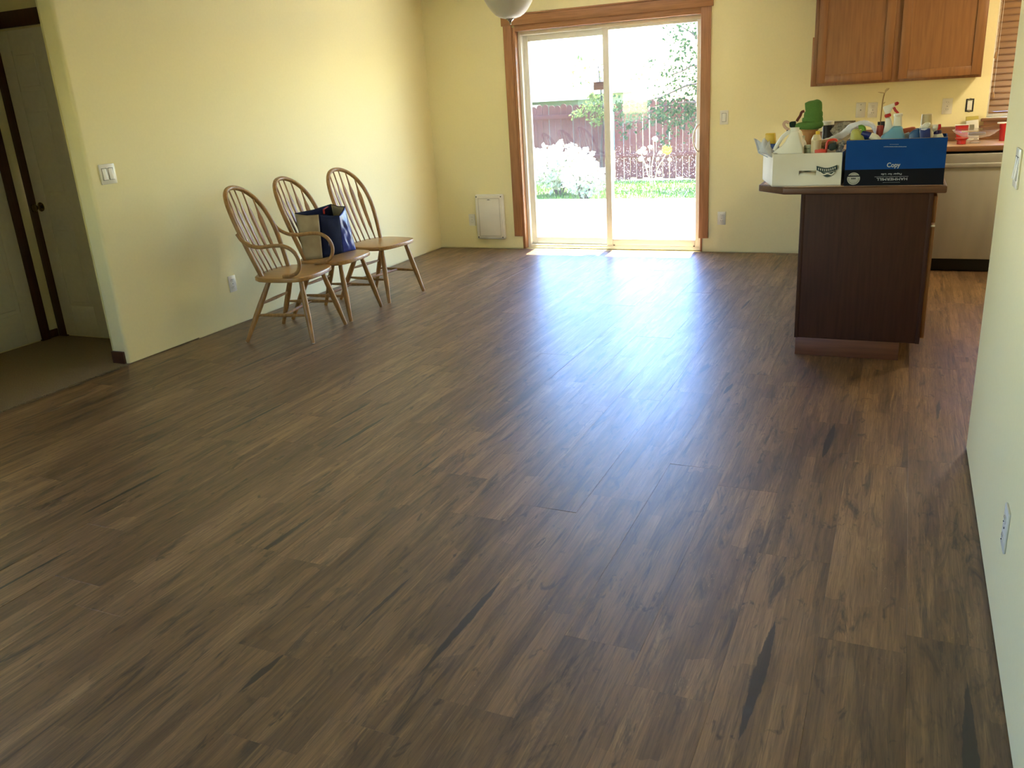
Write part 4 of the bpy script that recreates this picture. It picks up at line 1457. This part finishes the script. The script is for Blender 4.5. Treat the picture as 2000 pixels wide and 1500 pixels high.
crumple('plastic_bag', 'white plastic bag bunched across both cartons', 'bag', ((1598, 277), (1622, 272), (1646, 263), (1664, 248), (1684, 241), (1702, 244), (1710, 256), (1711, 266)), (2, 5, 7.5, 7, 5.5, 4.5, 4, 3), -2.66, M_BAGW, 4, .16, .5)
crumple('paper_bag', 'speckled grey crumpled paper bag behind the white plastic bag', 'bag', ((1627, 262), (1638, 253), (1650, 247), (1664, 249), (1674, 255)), (10, 11, 9, 8, 5), -2.50, M_BAGG, 9, .12, .5)
crumple('crumpled_wrapper', 'crumpled grey wrapper at the corner of the white carton', 'wrapper', ((1638, 298), (1640, 288), (1645, 280), (1649, 275)), (5, 7, 6, 3), -2.90, pm('grey_wrapper', (150, 142, 134), rough=.5), 12, .25, .5)
crumple('tan_cloth', 'tan cleaning cloth behind the orange clamp', 'cloth', ((1602, 290), (1606, 282), (1616, 278), (1626, 276)), (6, 7, 6, 4), -2.80, pm('tan_cloth', (184, 150, 112), rough=.9), 15, .12, .5)

e = root_for('spring_clamp', 'orange-red plastic clamp with dark jaws in the white carton', 'clamp', 1620, -2.95, 1.05)
q = [at(a, b, 1, -2.94) for a, b in ((1613, 298), (1614, 286), (1617, 276), (1624, 273), (1632, 273), (1635, 276))]
kid(MB().tube(smooth_path(q, 5), .0062, n=8), 'handle', M_ORANGE, e)
kid(solid_from([(1620, 281), (1633, 277), (1634, 291), (1624, 295), (1619, 293)], -2.935, .03), 'jaw', pm('dark_green_rubber', (30, 44, 36), rough=.6), e, bevel=.004)
e = root_for('plastic_case', 'small orange-red plastic case lying on the carton rim', 'case', 1602, -2.96, 1.06)
kid(solid_from([(1591, 293), (1613, 291.5), (1613, 299), (1591, 300)], -2.965, .03), 'body', M_ORANGE, e, bevel=.003)
kid(solid_from([(1598, 291.5), (1606, 291), (1606, 293.5), (1598, 294)], -2.96, .02), 'clip', M_ORANGE, e, bevel=.001)

# --- things in the blue carton
e = root_for('bottle', 'lime yellow bottle with a green top in the blue carton', 'bottle', 1672, -2.92, TOP + .006)
kid(solid_from([(1663, 254), (1676, 252), (1684, 262), (1688, 276), (1688, 370), (1659, 370), (1659, 274)], -2.93, .06, TOP + .008), 'body', M_LIME, e, bevel=.010, seg=3)
q = [at(a, b, 1, -2.91) for a, b in ((1677, 249), (1683, 248), (1687, 252), (1685, 260))]
kid(MB().tube(smooth_path(q, 5), .011, n=10), 'trigger_top', M_GREENP, e)
e = root_for('bottle', 'white bottle with a navy cap lying on the blue carton rim', 'bottle', 1700, -2.955, 1.13)
q = [at(a, b, 1, -2.955) for a, b in ((1683, 259), (1690, 261.5), (1700, 264.5), (1701, 265), (1711, 269), (1716, 274), (1719, 284))]
kid(MB().tube(q[:3], [.010, .0145, .0155], n=14), 'cap', M_NAVYP, e)
kid(MB().tube(q[2:], [.0155, .0158, .0155, .0150, .0140], n=14), 'body', M_JUG, e)
e = root_for('cleaner_jug', 'white and teal cleaner jug in the middle of the blue carton', 'jug', 1745, -2.92, TOP + .006)
kid(solid_from([(1747, 226), (1761, 226), (1762, 247), (1744, 247)], -2.935, .07), 'neck', M_JUG, e, bevel=.008, seg=3)
kid(solid_from([(1744, 246.5), (1762, 246.5), (1764, 258), (1769, 272), (1769, 370), (1716, 370), (1716, 274), (1724, 263), (1735, 258)], -2.945, .09, TOP + .008), 'body', M_TEAL, e, bevel=.012, seg=3)
kid(turned(1754, [(8.3, 221.5), (8.8, 222.2), (8.8, 227)], -2.90), 'cap', M_JUG, e)
e = root_for('spray_bottle', 'white trigger spray bottle with red nozzle and collar', 'spray bottle', 1735, -2.83, TOP + .006)
kid(solid_from([(1729, 230), (1740, 229), (1742, 240), (1748, 262), (1748, 370), (1724, 370), (1724, 262), (1729, 240)], -2.85, .05, TOP + .008), 'body', M_WHITE, e, bevel=.008, seg=3)
kid(solid_from([(1727, 224.5), (1739, 221.5), (1741, 225), (1740, 227.5), (1729, 230), (1727.5, 228)], -2.848, .046), 'collar', M_REDP, e, bevel=.003)
kid(solid_from([(1724, 209), (1747, 201), (1748.5, 207), (1744, 210), (1739, 220), (1730, 224), (1727, 218)], -2.845, .034), 'spray_head', M_WHITE, e, bevel=.004)
kid(solid_from([(1747, 200.5), (1753, 198.5), (1756.5, 201), (1754, 205), (1748, 207)], -2.843, .03), 'nozzle', M_REDP, e, bevel=.002)
kid(solid_from([(1743, 211), (1748, 208.5), (1751, 214), (1757, 220.5), (1752, 222), (1747, 218)], -2.840, .022), 'trigger', M_REDP, e, bevel=.002)
e = root_for('bottle', 'bottle with a dull red cap beside the white spray bottle', 'bottle', 1720, -2.86, TOP + .006)
kid(turned(1718, [(5.5, 245), (6.5, 246), (7, 256), (7, 262)], -2.82, TOP + .008), 'body', pm('dull_red_plastic', (188, 78, 66), rough=.5), e)
kid(solid_from([(1714, 238), (1719, 238), (1719, 244.5), (1714, 244.5)], -2.86, .014), 'pump', M_BLACK, e, bevel=.001)
e = root_for('marker_case', 'small black case behind the red capped bottle', 'case', 1723, -2.80, 1.10)
kid(solid_from([(1720, 237.5), (1728, 237), (1728, 256), (1720, 256)], -2.80, .016), 'body', M_BLACK, e, bevel=.002)
e = root_for('orchid_stem', 'dry tan orchid stem with a closed bud above the cartons', 'plant', 1722, -2.76, TOP + .006)
M_STEM = pm('dry_stem', (150, 116, 64), rough=.6)
M_BUD = pm('dry_bud', (196, 168, 116), rough=.5)
q = [at(a, b, 1, -2.76) for a, b in ((1717, 320), (1719, 250), (1721, 225), (1724, 198), (1727.5, 182))]
kid(MB().tube(smooth_path(q, 5), .0030, n=7), 'stem', M_STEM, e)
q = [at(a, b, 1, -2.76) for a, b in ((1727.5, 183), (1730, 177), (1733.5, 174), (1737, 172))]
kid(MB().tube(q, [.002, .0055, .0065, .002], n=9), 'bud', M_BUD, e)
q = [at(a, b, 1, -2.76) for a, b in ((1727, 181.5), (1721, 181), (1714.5, 180))]
kid(MB().tube(q, [.002, .003, .0008], n=7, flat=(1, .5)), 'petal', M_BUD, e)
q = [at(a, b, 1, -2.76) for a, b in ((1723.5, 204), (1726, 201), (1729, 199))]
kid(MB().tube(q, [.002, .0045, .001], n=8), 'bud', M_BUD, e)
e = root_for('bottle', 'tall cream bottle top at the back of the blue carton', 'bottle', 1809, -2.77, TOP + .006)
kid(turned(1809, [(9.5, 222.5), (10.5, 223.2), (11.5, 243)], -2.78), 'cap', M_CREAM, e)
kid(turned(1809, [(12, 243), (14, 250), (15, 262)], -2.78, TOP + .008), 'body', M_JUG, e)
e = root_for('bleach_jug', 'blue jug with a slanted white shoulder in the blue carton', 'jug', 1785, -2.90, TOP + .006)
kid(solid_from([(1775, 262), (1785, 254), (1796, 250), (1796, 370), (1773, 370)], -2.93, .07, TOP + .008), 'body', pm('jug_blue', (40, 88, 138), rough=.35), e, bevel=.008)
kid(solid_from([(1793, 252), (1806, 241), (1816, 239), (1819, 243), (1812, 252)], -2.90, .05), 'shoulder', M_JUG, e, bevel=.006)
e = root_for('soap_box', 'navy blue soap box beside the blue jug', 'box', 1807, -2.94, TOP + .006)
kid(solid_from([(1796.5, 251), (1817, 251), (1817, 370), (1796.5, 370)], -2.955, .04, TOP + .008), 'body', pm('soap_navy', (18, 44, 118), rough=.35), e, bevel=.003)
kid(solid_from([(1798, 251), (1807, 250.6), (1812, 251.4), (1806, 254.5), (1799, 253.8)], -2.9565, .003), 'label_flash', M_PAPER, e)
e = root_for('spray_bottle', 'white spray bottle with red tip and purple collar', 'spray bottle', 1829, -2.90, TOP + .006)
kid(turned(1831, [(7.5, 261), (9, 264), (12, 270), (13, 280)], -2.90, TOP + .008), 'body', M_JUG, e)
kid(turned(1831, [(7.6, 254.8), (8, 255.5), (8, 261), (7.6, 261.8)], -2.90), 'collar', pm('purple_plastic', (42, 28, 96), rough=.4), e)
kid(solid_from([(1820, 252), (1824, 244), (1833, 242.5), (1832, 250), (1830, 256), (1822, 258)], -2.915, .03), 'spray_head', M_WHITE, e, bevel=.004)
kid(solid_from([(1832.5, 243), (1838, 242.5), (1838.5, 250), (1834, 254), (1830, 253)], -2.912, .024), 'nozzle', M_REDP, e, bevel=.002)
e = root_for('sponge_pack', 'orange and white sponge pack behind the teal jug', 'sponge', 1774, -2.82, 1.06)
kid(solid_from([(1764, 252), (1782, 248.5), (1788, 249), (1788, 258), (1765, 262)], -2.82, .05), 'sponge', pm('orange_sponge', (204, 112, 80), rough=.9), e, bevel=.004)
kid(solid_from([(1765, 262), (1776, 258), (1776, 275), (1766, 278)], -2.87, .03), 'wrapper', M_PAPER, e, bevel=.003)

# --- things on the kitchen worktop
KT = .916
e = root_for('plastic_cup', 'red plastic cup with a white lining at the window sill', 'cup', 1958, -.30, KT)
kid(turned(1958.5, [(10.2, 240.5), (9.6, 245), (7.6, 271)], -.22, KT, n=24), 'body', M_REDP, e)
kid(turned(1958.5, [(10.2, 238.6), (10.8, 239.2), (10.8, 240.6), (10.2, 241.2)], -.22, n=24), 'rim', M_WHITE, e)
M_GLASSW = thin_glass('cake_glass', tint=(.96, .96, .94), gloss=.10, dirt=.12, veil=(.95, .92, .85))
e = root_for('cake_stand', 'clear glass cake stand on the kitchen worktop', 'dish', 1905, -.36, KT)
kid(turned(1905, [(48, 252.5), (46, 255), (40, 260), (28, 266), (8, 269.5), (3, 270)], -.36, n=40), 'plate', M_GLASSW, e, smooth=60)
kid(turned(1905, [(3, 269.5), (3.5, 272), (9, 275), (11, 276)], -.36, KT, n=24), 'foot', M_GLASSW, e, smooth=60)
kid(turned(1908, [(16, 258.5), (17, 259.5), (17, 263), (15, 264)], -.36, n=24), 'dark_cake_board', pm('slate_grey', (96, 92, 84), rough=.5), e)
kid(MB().tube([at(1878, 257, 1, -.36), at(1912, 255.5, 1, -.36)], .008, n=8), 'serving_knife', M_CREAM, e)
e = root_for('red_tray', 'red plastic tray standing behind the glass cake stand', 'tray', 1879, -.16, KT)
kid(solid_from([(1866, 244.5), (1892.5, 243), (1890.5, 256), (1890, 270), (1868, 270), (1866.5, 257)], -.16, .02, KT + .001), 'body', M_REDP, e, bevel=.004)
kid(solid_from([(1865.5, 243.8), (1893, 242.4), (1893, 244.2), (1865.5, 245.6)], -.165, .03), 'rim', M_WHITE, e, bevel=.001)
e = root_for('red_plate', 'small red plate under the glass cake stand', 'plate', 1877, -.48, KT)
kid(turned(1878, [(13, 269), (13.5, 270), (9, 274)], -.44, KT + .001, n=28), 'body', M_REDP, e)
e = root_for('carton', 'white and yellow carton leaning below the bare switch', 'box', 1899, -.10, KT)
kid(solid_from([(1887, 236), (1911, 233), (1912, 256), (1911, 280), (1887, 280)], -.085, .05, KT + .001), 'body', M_WHITE, e, bevel=.002)
kid(solid_from([(1887, 228.5), (1911.5, 226.5), (1911.5, 233.5), (1887, 236.5)], -.085, .05), 'yellow_top', pm('yellow_green_card', (196, 182, 88), rough=.6), e, bevel=.002)
kid(solid_from([(1894, 243.5), (1903, 243), (1903, 253), (1894, 253.5)], -.087, .003), 'label_window', pm('label_grey', (150, 150, 130), rough=.5), e)

# ================================================================== THE GARDEN
GZ = -0.38
struct('ground', MB().box(-45, 45, -60, 60, GZ - .3, GZ), pm('soil_lawn', (120, 130, 74), rough=.95, rgb2=(96, 104, 60), scale=4), smooth=0)
pat = struct('patio', MB().box(-5.0, 7.0, 0.165, 4.6, GZ - .2, -0.10), pm('patio_base', (150, 146, 138), rough=.9), smooth=0)
M_SLAB = pm('concrete_slab', (206, 200, 190), rough=.85, rgb2=(190, 184, 174), scale=7, bump=.2)
sm_ = MB().box(-.596, .596, -.546, .546, -.05, .0).mesh('concrete_slab', M_SLAB, bevel=.006, seg=1)
for i in range(10):
    for j in range(4):
        o = bpy.data.objects.new('concrete_slab', sm_)
        COL.objects.link(o)
        o.parent = pat
        o.location = (-4.4 + i * 1.2, .165 + .55 + j * 1.1, -.085)

# grass blades
rg = random.Random(21)
gv, gf = [], []
for i in range(26000):
    gx, gy = rg.uniform(-4.5, 4.2), rg.uniform(4.62, 9.6)
    hh = rg.uniform(.05, .11)
    a = rg.uniform(0, 6.28)
    dx, dy = math.cos(a) * .006, math.sin(a) * .006
    lx, ly = rg.uniform(-.03, .03), rg.uniform(-.03, .03)
    n = len(gv)
    gv += [(gx - dx, gy - dy, GZ), (gx + dx, gy + dy, GZ), (gx + lx, gy + ly, GZ + hh)]
    gf.append((n, n + 1, n + 2))
gm = MB()
gm.v, gm.f = gv, gf
tag(gm.obj('lawn_grass', leafmat('grass_blade', (70, 112, 40), (92, 128, 52), .4), smooth=0), 'short green lawn grass between the patio and the fence', 'grass', kind='stuff')

# fence
M_FENCE = wood('fence_red', (102, 50, 36), (84, 40, 29), rough=.8, axis=2)
FY = 9.9
fence = empty('garden_fence', (0, FY, GZ))
tag(fence, 'reddish brown wooden picket fence with rounded board tops', 'fence')
bw = .134
fz0, fz1 = GZ + .03, 1.20
hw = bw / 2 - .0035
prof = [(-hw, fz0), (hw, fz0), (hw, fz1 - .06)] + [(hw * math.cos(a), fz1 - .06 + .06 * math.sin(a)) for a in [PI * i / 8 for i in range(1, 8)]] + [(-hw, fz1 - .06)]
fm = MB().prism(prof, -.009, .009, axis=1).mesh('board', M_FENCE, smooth=0)
rf_ = random.Random(8)
xg0, xg1 = at(1191, 300, 1, FY).x, at(1202, 300, 1, FY).x
xx = -5.2
while xx < 4.4:
    if not (xg0 - bw * .4 < xx < xg1 + bw * .4):
        o = bpy.data.objects.new('board', fm)
        COL.objects.link(o)
        o.parent = fence
        o.location = (xx, rf_.uniform(-.004, .004), -GZ + rf_.choice([0, 0, 0, .03, -.02, .01]) + 0)
        o.rotation_euler = (0, rf_.uniform(-.006, .006), 0)
    xx += bw * rf_.choice([1.0, 1.0, 1.03, 1.06])
for z0, z1 in ((.93, 1.02), (.09, .18)):
    kid(MB().box(-5.3, xg0 - .02, FY - .05, FY - .012, z0, z1), 'rail', M_FENCE, fence, bevel=.003)
    kid(MB().box(xg1 + .02, 4.5, FY - .05, FY - .012, z0, z1), 'rail', M_FENCE, fence, bevel=.003)
for px_ in (at(1060, 300, 1, FY).x, xg1 + .03, 1.6, -5.2):
    kid(MB().box(px_ - .045, px_ + .045, FY + .01, FY + .10, GZ, 1.17), 'post', M_FENCE, fence, bevel=.004)


def leaf_cloud(mb, c, rad, n, size, rnd, hang=0.3):
    for i in range(n):
        while True:
            p = Vector((rnd.uniform(-1, 1), rnd.uniform(-1, 1), rnd.uniform(-1, 1)))
            if p.length <= 1:
                break
        p = Vector((c[0] + p.x * rad[0], c[1] + p.y * rad[1], c[2] + p.z * rad[2]))
        a, b = rnd.uniform(0, 6.28), rnd.uniform(-1.1, 1.1)
        d = Vector((math.cos(a) * math.cos(b), math.sin(a) * math.cos(b), math.sin(b) - hang)).normalized()
        s = d.cross(Vector((rnd.uniform(-1, 1), rnd.uniform(-1, 1), rnd.uniform(-1, 1)))).normalized()
        L_ = size * rnd.uniform(.6, 1.3)
        W_ = L_ * .34
        up = d.cross(s) * L_ * .12
        mb.add([p, p + d * L_ * .5 + s * W_ + up, p + d * L_, p + d * L_ * .5 - s * W_ + up], [(0, 1, 2, 3)])


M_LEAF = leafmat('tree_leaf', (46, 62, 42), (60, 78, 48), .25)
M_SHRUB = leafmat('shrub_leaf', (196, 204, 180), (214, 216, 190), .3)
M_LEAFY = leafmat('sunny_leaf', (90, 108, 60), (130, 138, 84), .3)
M_BARK = pm('bark', (96, 80, 66), rough=.9, rgb2=(70, 58, 48), scale=20, bump=.5, stretch=(1, 1, .2))
rt = random.Random(31)

# tree right of the door view: trunk outside the frame, branches reaching in
tr = empty('garden_tree', (3.4, 8.3, GZ))
tag(tr, 'leafy tree reaching in over the fence at the door handle side', 'tree')
kid(MB().tube(smooth_path([(3.4, 8.3, GZ), (3.35, 8.3, .6), (3.2, 8.3, 1.6), (2.9, 8.2, 2.6), (2.6, 8.1, 3.6)], 5), [.13] * 8 + [.10] * 8 + [.05] * 5, n=10), 'trunk', M_BARK, tr)
BR = [((1420, 190), (1365, 130), (1330, 140), (1300, 150)), ((1420, 120), (1370, 80), (1345, 60), (1325, 50)), ((1420, 220), (1360, 200), (1310, 205), (1262, 212)), ((1410, 170), (1350, 165), (1290, 190), (1225, 205)), ((1420, 60), (1380, 30), (1350, 10), (1330, -30))]
for b_ in BR:
    q = [at(px, py, 1, 8.1 + .1 * i) for i, (px, py) in enumerate(b_)]
    kid(MB().tube(smooth_path(q, 5), [.03 - .0016 * i for i in range(16)], n=7), 'branch', M_BARK, tr)
lm = MB()
for (px, py), rr, n in (((1345, 60), (.45, .4, .35), 260), ((1330, 95), (.35, .4, .35), 150), ((1350, 140), (.5, .5, .45), 330), ((1310, 140), (.25, .3, .25), 70), ((1300, 165), (.3, .3, .3), 90), ((1355, 190), (.35, .4, .4), 260),
                        ((1320, 210), (.35, .4, .3), 240), ((1280, 215), (.35, .3, .25), 200), ((1235, 215), (.35, .3, .22), 170), ((1208, 215), (.22, .3, .3), 110), ((1345, 225), (.45, .4, .3), 280), ((1300, 255), (.2, .3, .35), 110),
                        ((1335, 250), (.2, .3, .3), 70), ((1222, 250), (.18, .2, .25), 70), ((1250, 235), (.3, .3, .2), 110), ((1262, 110), (.12, .3, .3), 24), ((1255, 130), (.3, .3, .2), 34), ((1265, 160), (.12, .3, .3), 16), ((1225, 150), (.2, .2, .1), 12),
                        ((1390, 120), (.6, .6, .9), 300), ((1400, 200), (.6, .6, .6), 250)):
    p = at(px, py, 1, 8.3)
    leaf_cloud(lm, (p.x, 8.3 + rt.uniform(-.2, .4), p.z), rr, int(n * .62), .075, rt)
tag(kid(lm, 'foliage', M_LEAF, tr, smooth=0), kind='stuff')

# young tree in front of the fence behind the meeting stile
t2_ = at(1178, 330, 1, 8.9)
yt = empty('young_tree', (t2_.x, 8.9, GZ))
tag(yt, 'thin young tree before the fence at the middle stile', 'tree')
q = [(t2_.x, 8.9, GZ), (t2_.x - .03, 8.9, .3), (t2_.x + .02, 8.9, 1.0), (t2_.x - .05, 8.9, 1.9)]
kid(MB().tube(smooth_path(q, 5), [.035 - .0017 * i for i in range(16)], n=8), 'trunk', M_BARK, yt)
lm = MB()
for (px, py), rr, n in (((1165, 235), (.16, .2, .12), 70), ((1130, 222), (.18, .2, .10), 60), ((1150, 212), (.22, .2, .16), 70), ((1172, 215), (.1, .2, .2), 50), ((1155, 195), (.12, .2, .16), 34), ((1135, 150), (.2, .2, .25), 22),
                        ((1160, 140), (.25, .2, .3), 26), ((1168, 190), (.1, .2, .2), 26), ((1133, 118), (.08, .1, .1), 6), ((1185, 200), (.2, .2, .3), 60)):
    p = at(px, py, 1, 8.8)
    leaf_cloud(lm, (p.x, 8.8, p.z), rr, n, .075, rt)
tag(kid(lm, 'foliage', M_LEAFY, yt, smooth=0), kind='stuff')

# sunlit shrub on the left
for (px, py), rr, n, SY, lab in (((1090, 320), (.75, .5, .42), 1500, 7.5, 'pale sunlit shrub in front of the fence seen through the fixed pane'), ((1140, 345), (.40, .3, .28), 600, 6.45, 'low bluish shrub at the foot of the sunlit one')):
    p = at(px, py, 1, SY)
    sh = empty('garden_shrub', (p.x, SY, GZ))
    tag(sh, lab, 'shrub')
    st_ = MB()
    for k in range(7):
        a = k * .9
        st_.tube([(p.x + .05 * math.cos(a), SY + .05 * math.sin(a), GZ), (p.x + .4 * rr[0] * math.cos(a), SY + .4 * rr[1] * math.sin(a), p.z), (p.x + .7 * rr[0] * math.cos(a), SY + .7 * rr[1] * math.sin(a), p.z + rr[2] * .5)], [.014, .01, .004], n=6)
    kid(st_, 'stems', M_BARK, sh)
    lm = MB()
    leaf_cloud(lm, (p.x, SY, p.z - .05), rr, n, .11, rt, hang=0)
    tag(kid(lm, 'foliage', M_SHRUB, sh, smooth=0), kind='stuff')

# tall flower stems with one yellow bloom
SFY = 8.6
M_PALE = leafmat('pale_leaf', (216, 208, 172), (226, 214, 184), .3)
M_STALK = pm('pale_stalk', (190, 172, 120), rough=.7)
fb = at(1276, 352, 1, SFY)
sf = empty('sunflower', (fb.x, SFY, GZ))
tag(sf, 'tall garden flower with one round yellow bloom and pale leaves', 'flower')
for pth in (((1276, 356), (1284, 330), (1294, 312), (1302, 298)), ((1274, 356), (1273, 325), (1277, 300), (1276, 276)), ((1272, 356), (1263, 330), (1256, 310), (1250, 296))):
    q = [at(a, b, 1, SFY) for a, b in pth]
    q[0].z = GZ
    kid(MB().tube(smooth_path(q, 5), .011, n=7), 'stalk', M_STALK, sf)
for a, b, L_ in ((1247, 297, 13), (1254, 291, 12), (1250, 312, 14), (1262, 324, 9), (1268, 287, 11), (1288, 299, 11), (1284, 312, 8), (1266, 311, 8), (1306, 311, 10), (1277, 271, 14), (1259, 300, 10), (1286, 336, 9)):
    p = at(a, b, 1, SFY)
    s = scale_at(a, b, SFY) * L_
    an = rt.uniform(-.6, .9)
    d = Vector((math.cos(an), rt.uniform(-.4, .4), math.sin(an))).normalized()
    w_ = Vector((-d.z, 0, d.x)) * .36 * s

    def lf(u, v, p=p, d=d, w_=w_, s=s):
        return p + d * s * (u - .3) + w_ * (v - .5) * 2 * math.sin(PI * min(.999, max(.001, u))) ** .7 + Vector((0, -.15 * s * math.sin(PI * v) * math.sin(PI * u), 0))
    kid(MB().grid(lf, 6, 4), 'leaf', M_PALE, sf, smooth=60, solid=.002)
p = at(1303, 292, 1, SFY - .03)
rB = scale_at(1303, 292, SFY) * 10.5
M_BLOOM = pm('yellow_petal', (236, 206, 44), rough=.7, rgb2=(222, 184, 30), scale=30)
for ring, (rr, n, tilt) in enumerate(((1.0, 16, .2), (.72, 13, .45), (.42, 9, .75))):
    for k in range(n):
        a = 2 * PI * k / n + ring * .2
        d = Vector((math.cos(a), -tilt, math.sin(a)))
        t_ = Vector((-math.sin(a), 0, math.cos(a)))
        L_ = rB * rr
        w_ = L_ * .28 + .006
        c = p + Vector((0, -.012 * ring, 0))
        kid(MB().add([c, c + d * L_ * .6 + t_ * w_, c + d * L_, c + d * L_ * .6 - t_ * w_], [(0, 1, 2, 3)]), 'petal', M_BLOOM, sf, smooth=0, solid=.003)
kid(MB().lathe([(rB * .30, -.01), (rB * .26, .012), (rB * .1, .02)], n=14, c=(0, 0, 0)), 'bloom_centre', M_BLOOM, sf).matrix_parent_inverse = Matrix.Translation(-Vector(sf.location)) @ Matrix.Translation(p + Vector((0, -.03, 0))) @ Matrix.Rotation(PI / 2, 4, 'X')

# small wooden bird feeder outside the fixed pane
bf = at(1170, 168, 1, .30)
fe = empty('bird_feeder', (bf.x, .30, bf.z))
tag(fe, 'small brown wooden bird feeder hanging at the middle stile outside', 'bird feeder')
M_FEED = wood('feeder_wood', (150, 100, 76), (128, 84, 62), rough=.7, axis=0)
MB().box(-.045, .075, -.03, .05, -.035, .030).obj('box', M_FEED, fe, bevel=.003)
MB().box(-.05, .08, -.036, .056, .030, .037).obj('roof', M_FEED, fe, bevel=.002)
MB().tube([(.02, .01, .037), (.02, .01, H + .05 - bf.z)], .0015, n=5).obj('hanging_wire', M_DARKMETAL, fe)

# neighbour's house
HY = 17.0
nh = empty('neighbour_house', (-6, HY, GZ))
tag(nh, 'neighbouring house with grey-green wall and pale roof beyond the fence', 'house')
ez = at(1085, 186, 1, HY).z
xr = at(1121, 195, 1, HY).x
M_NW = pm('house_green', (92, 102, 86), rough=.85, var=.05, scale=3)
M_NR = pm('house_roof', (196, 192, 186), rough=.9, rgb2=(176, 172, 166), scale=9)
kid(MB().box(xr - 9, xr, HY + .35, HY + 6, GZ, ez + .02), 'wall', M_NW, nh)
kid(MB().prism([(HY - .1, ez), (HY + 3.2, ez + 1.6), (HY + 6.5, ez), (HY + 6.5, ez - .04), (HY - .1, ez - .04)], xr - 9.3, xr + .5, axis=0), 'roof', M_NR, nh, smooth=0)
kid(MB().box(xr - 9.3, xr + .5, HY - .13, HY - .1, ez - .16, ez + .02), 'fascia', M_WHITE, nh)
wx1 = at(1054, 200, 1, HY + .3).x
wf = kid(rect_frame(MB(), wx1 - 1.4, wx1, ez - 1.5, ez - .25, .1, HY + .28, HY + .36), 'window', M_WHITE, nh)
pn = MB().box(wx1 - 1.3, wx1 - .1, HY + .30, HY + .33, ez - 1.4, ez - .35).obj('pane', M_WPANE, wf)
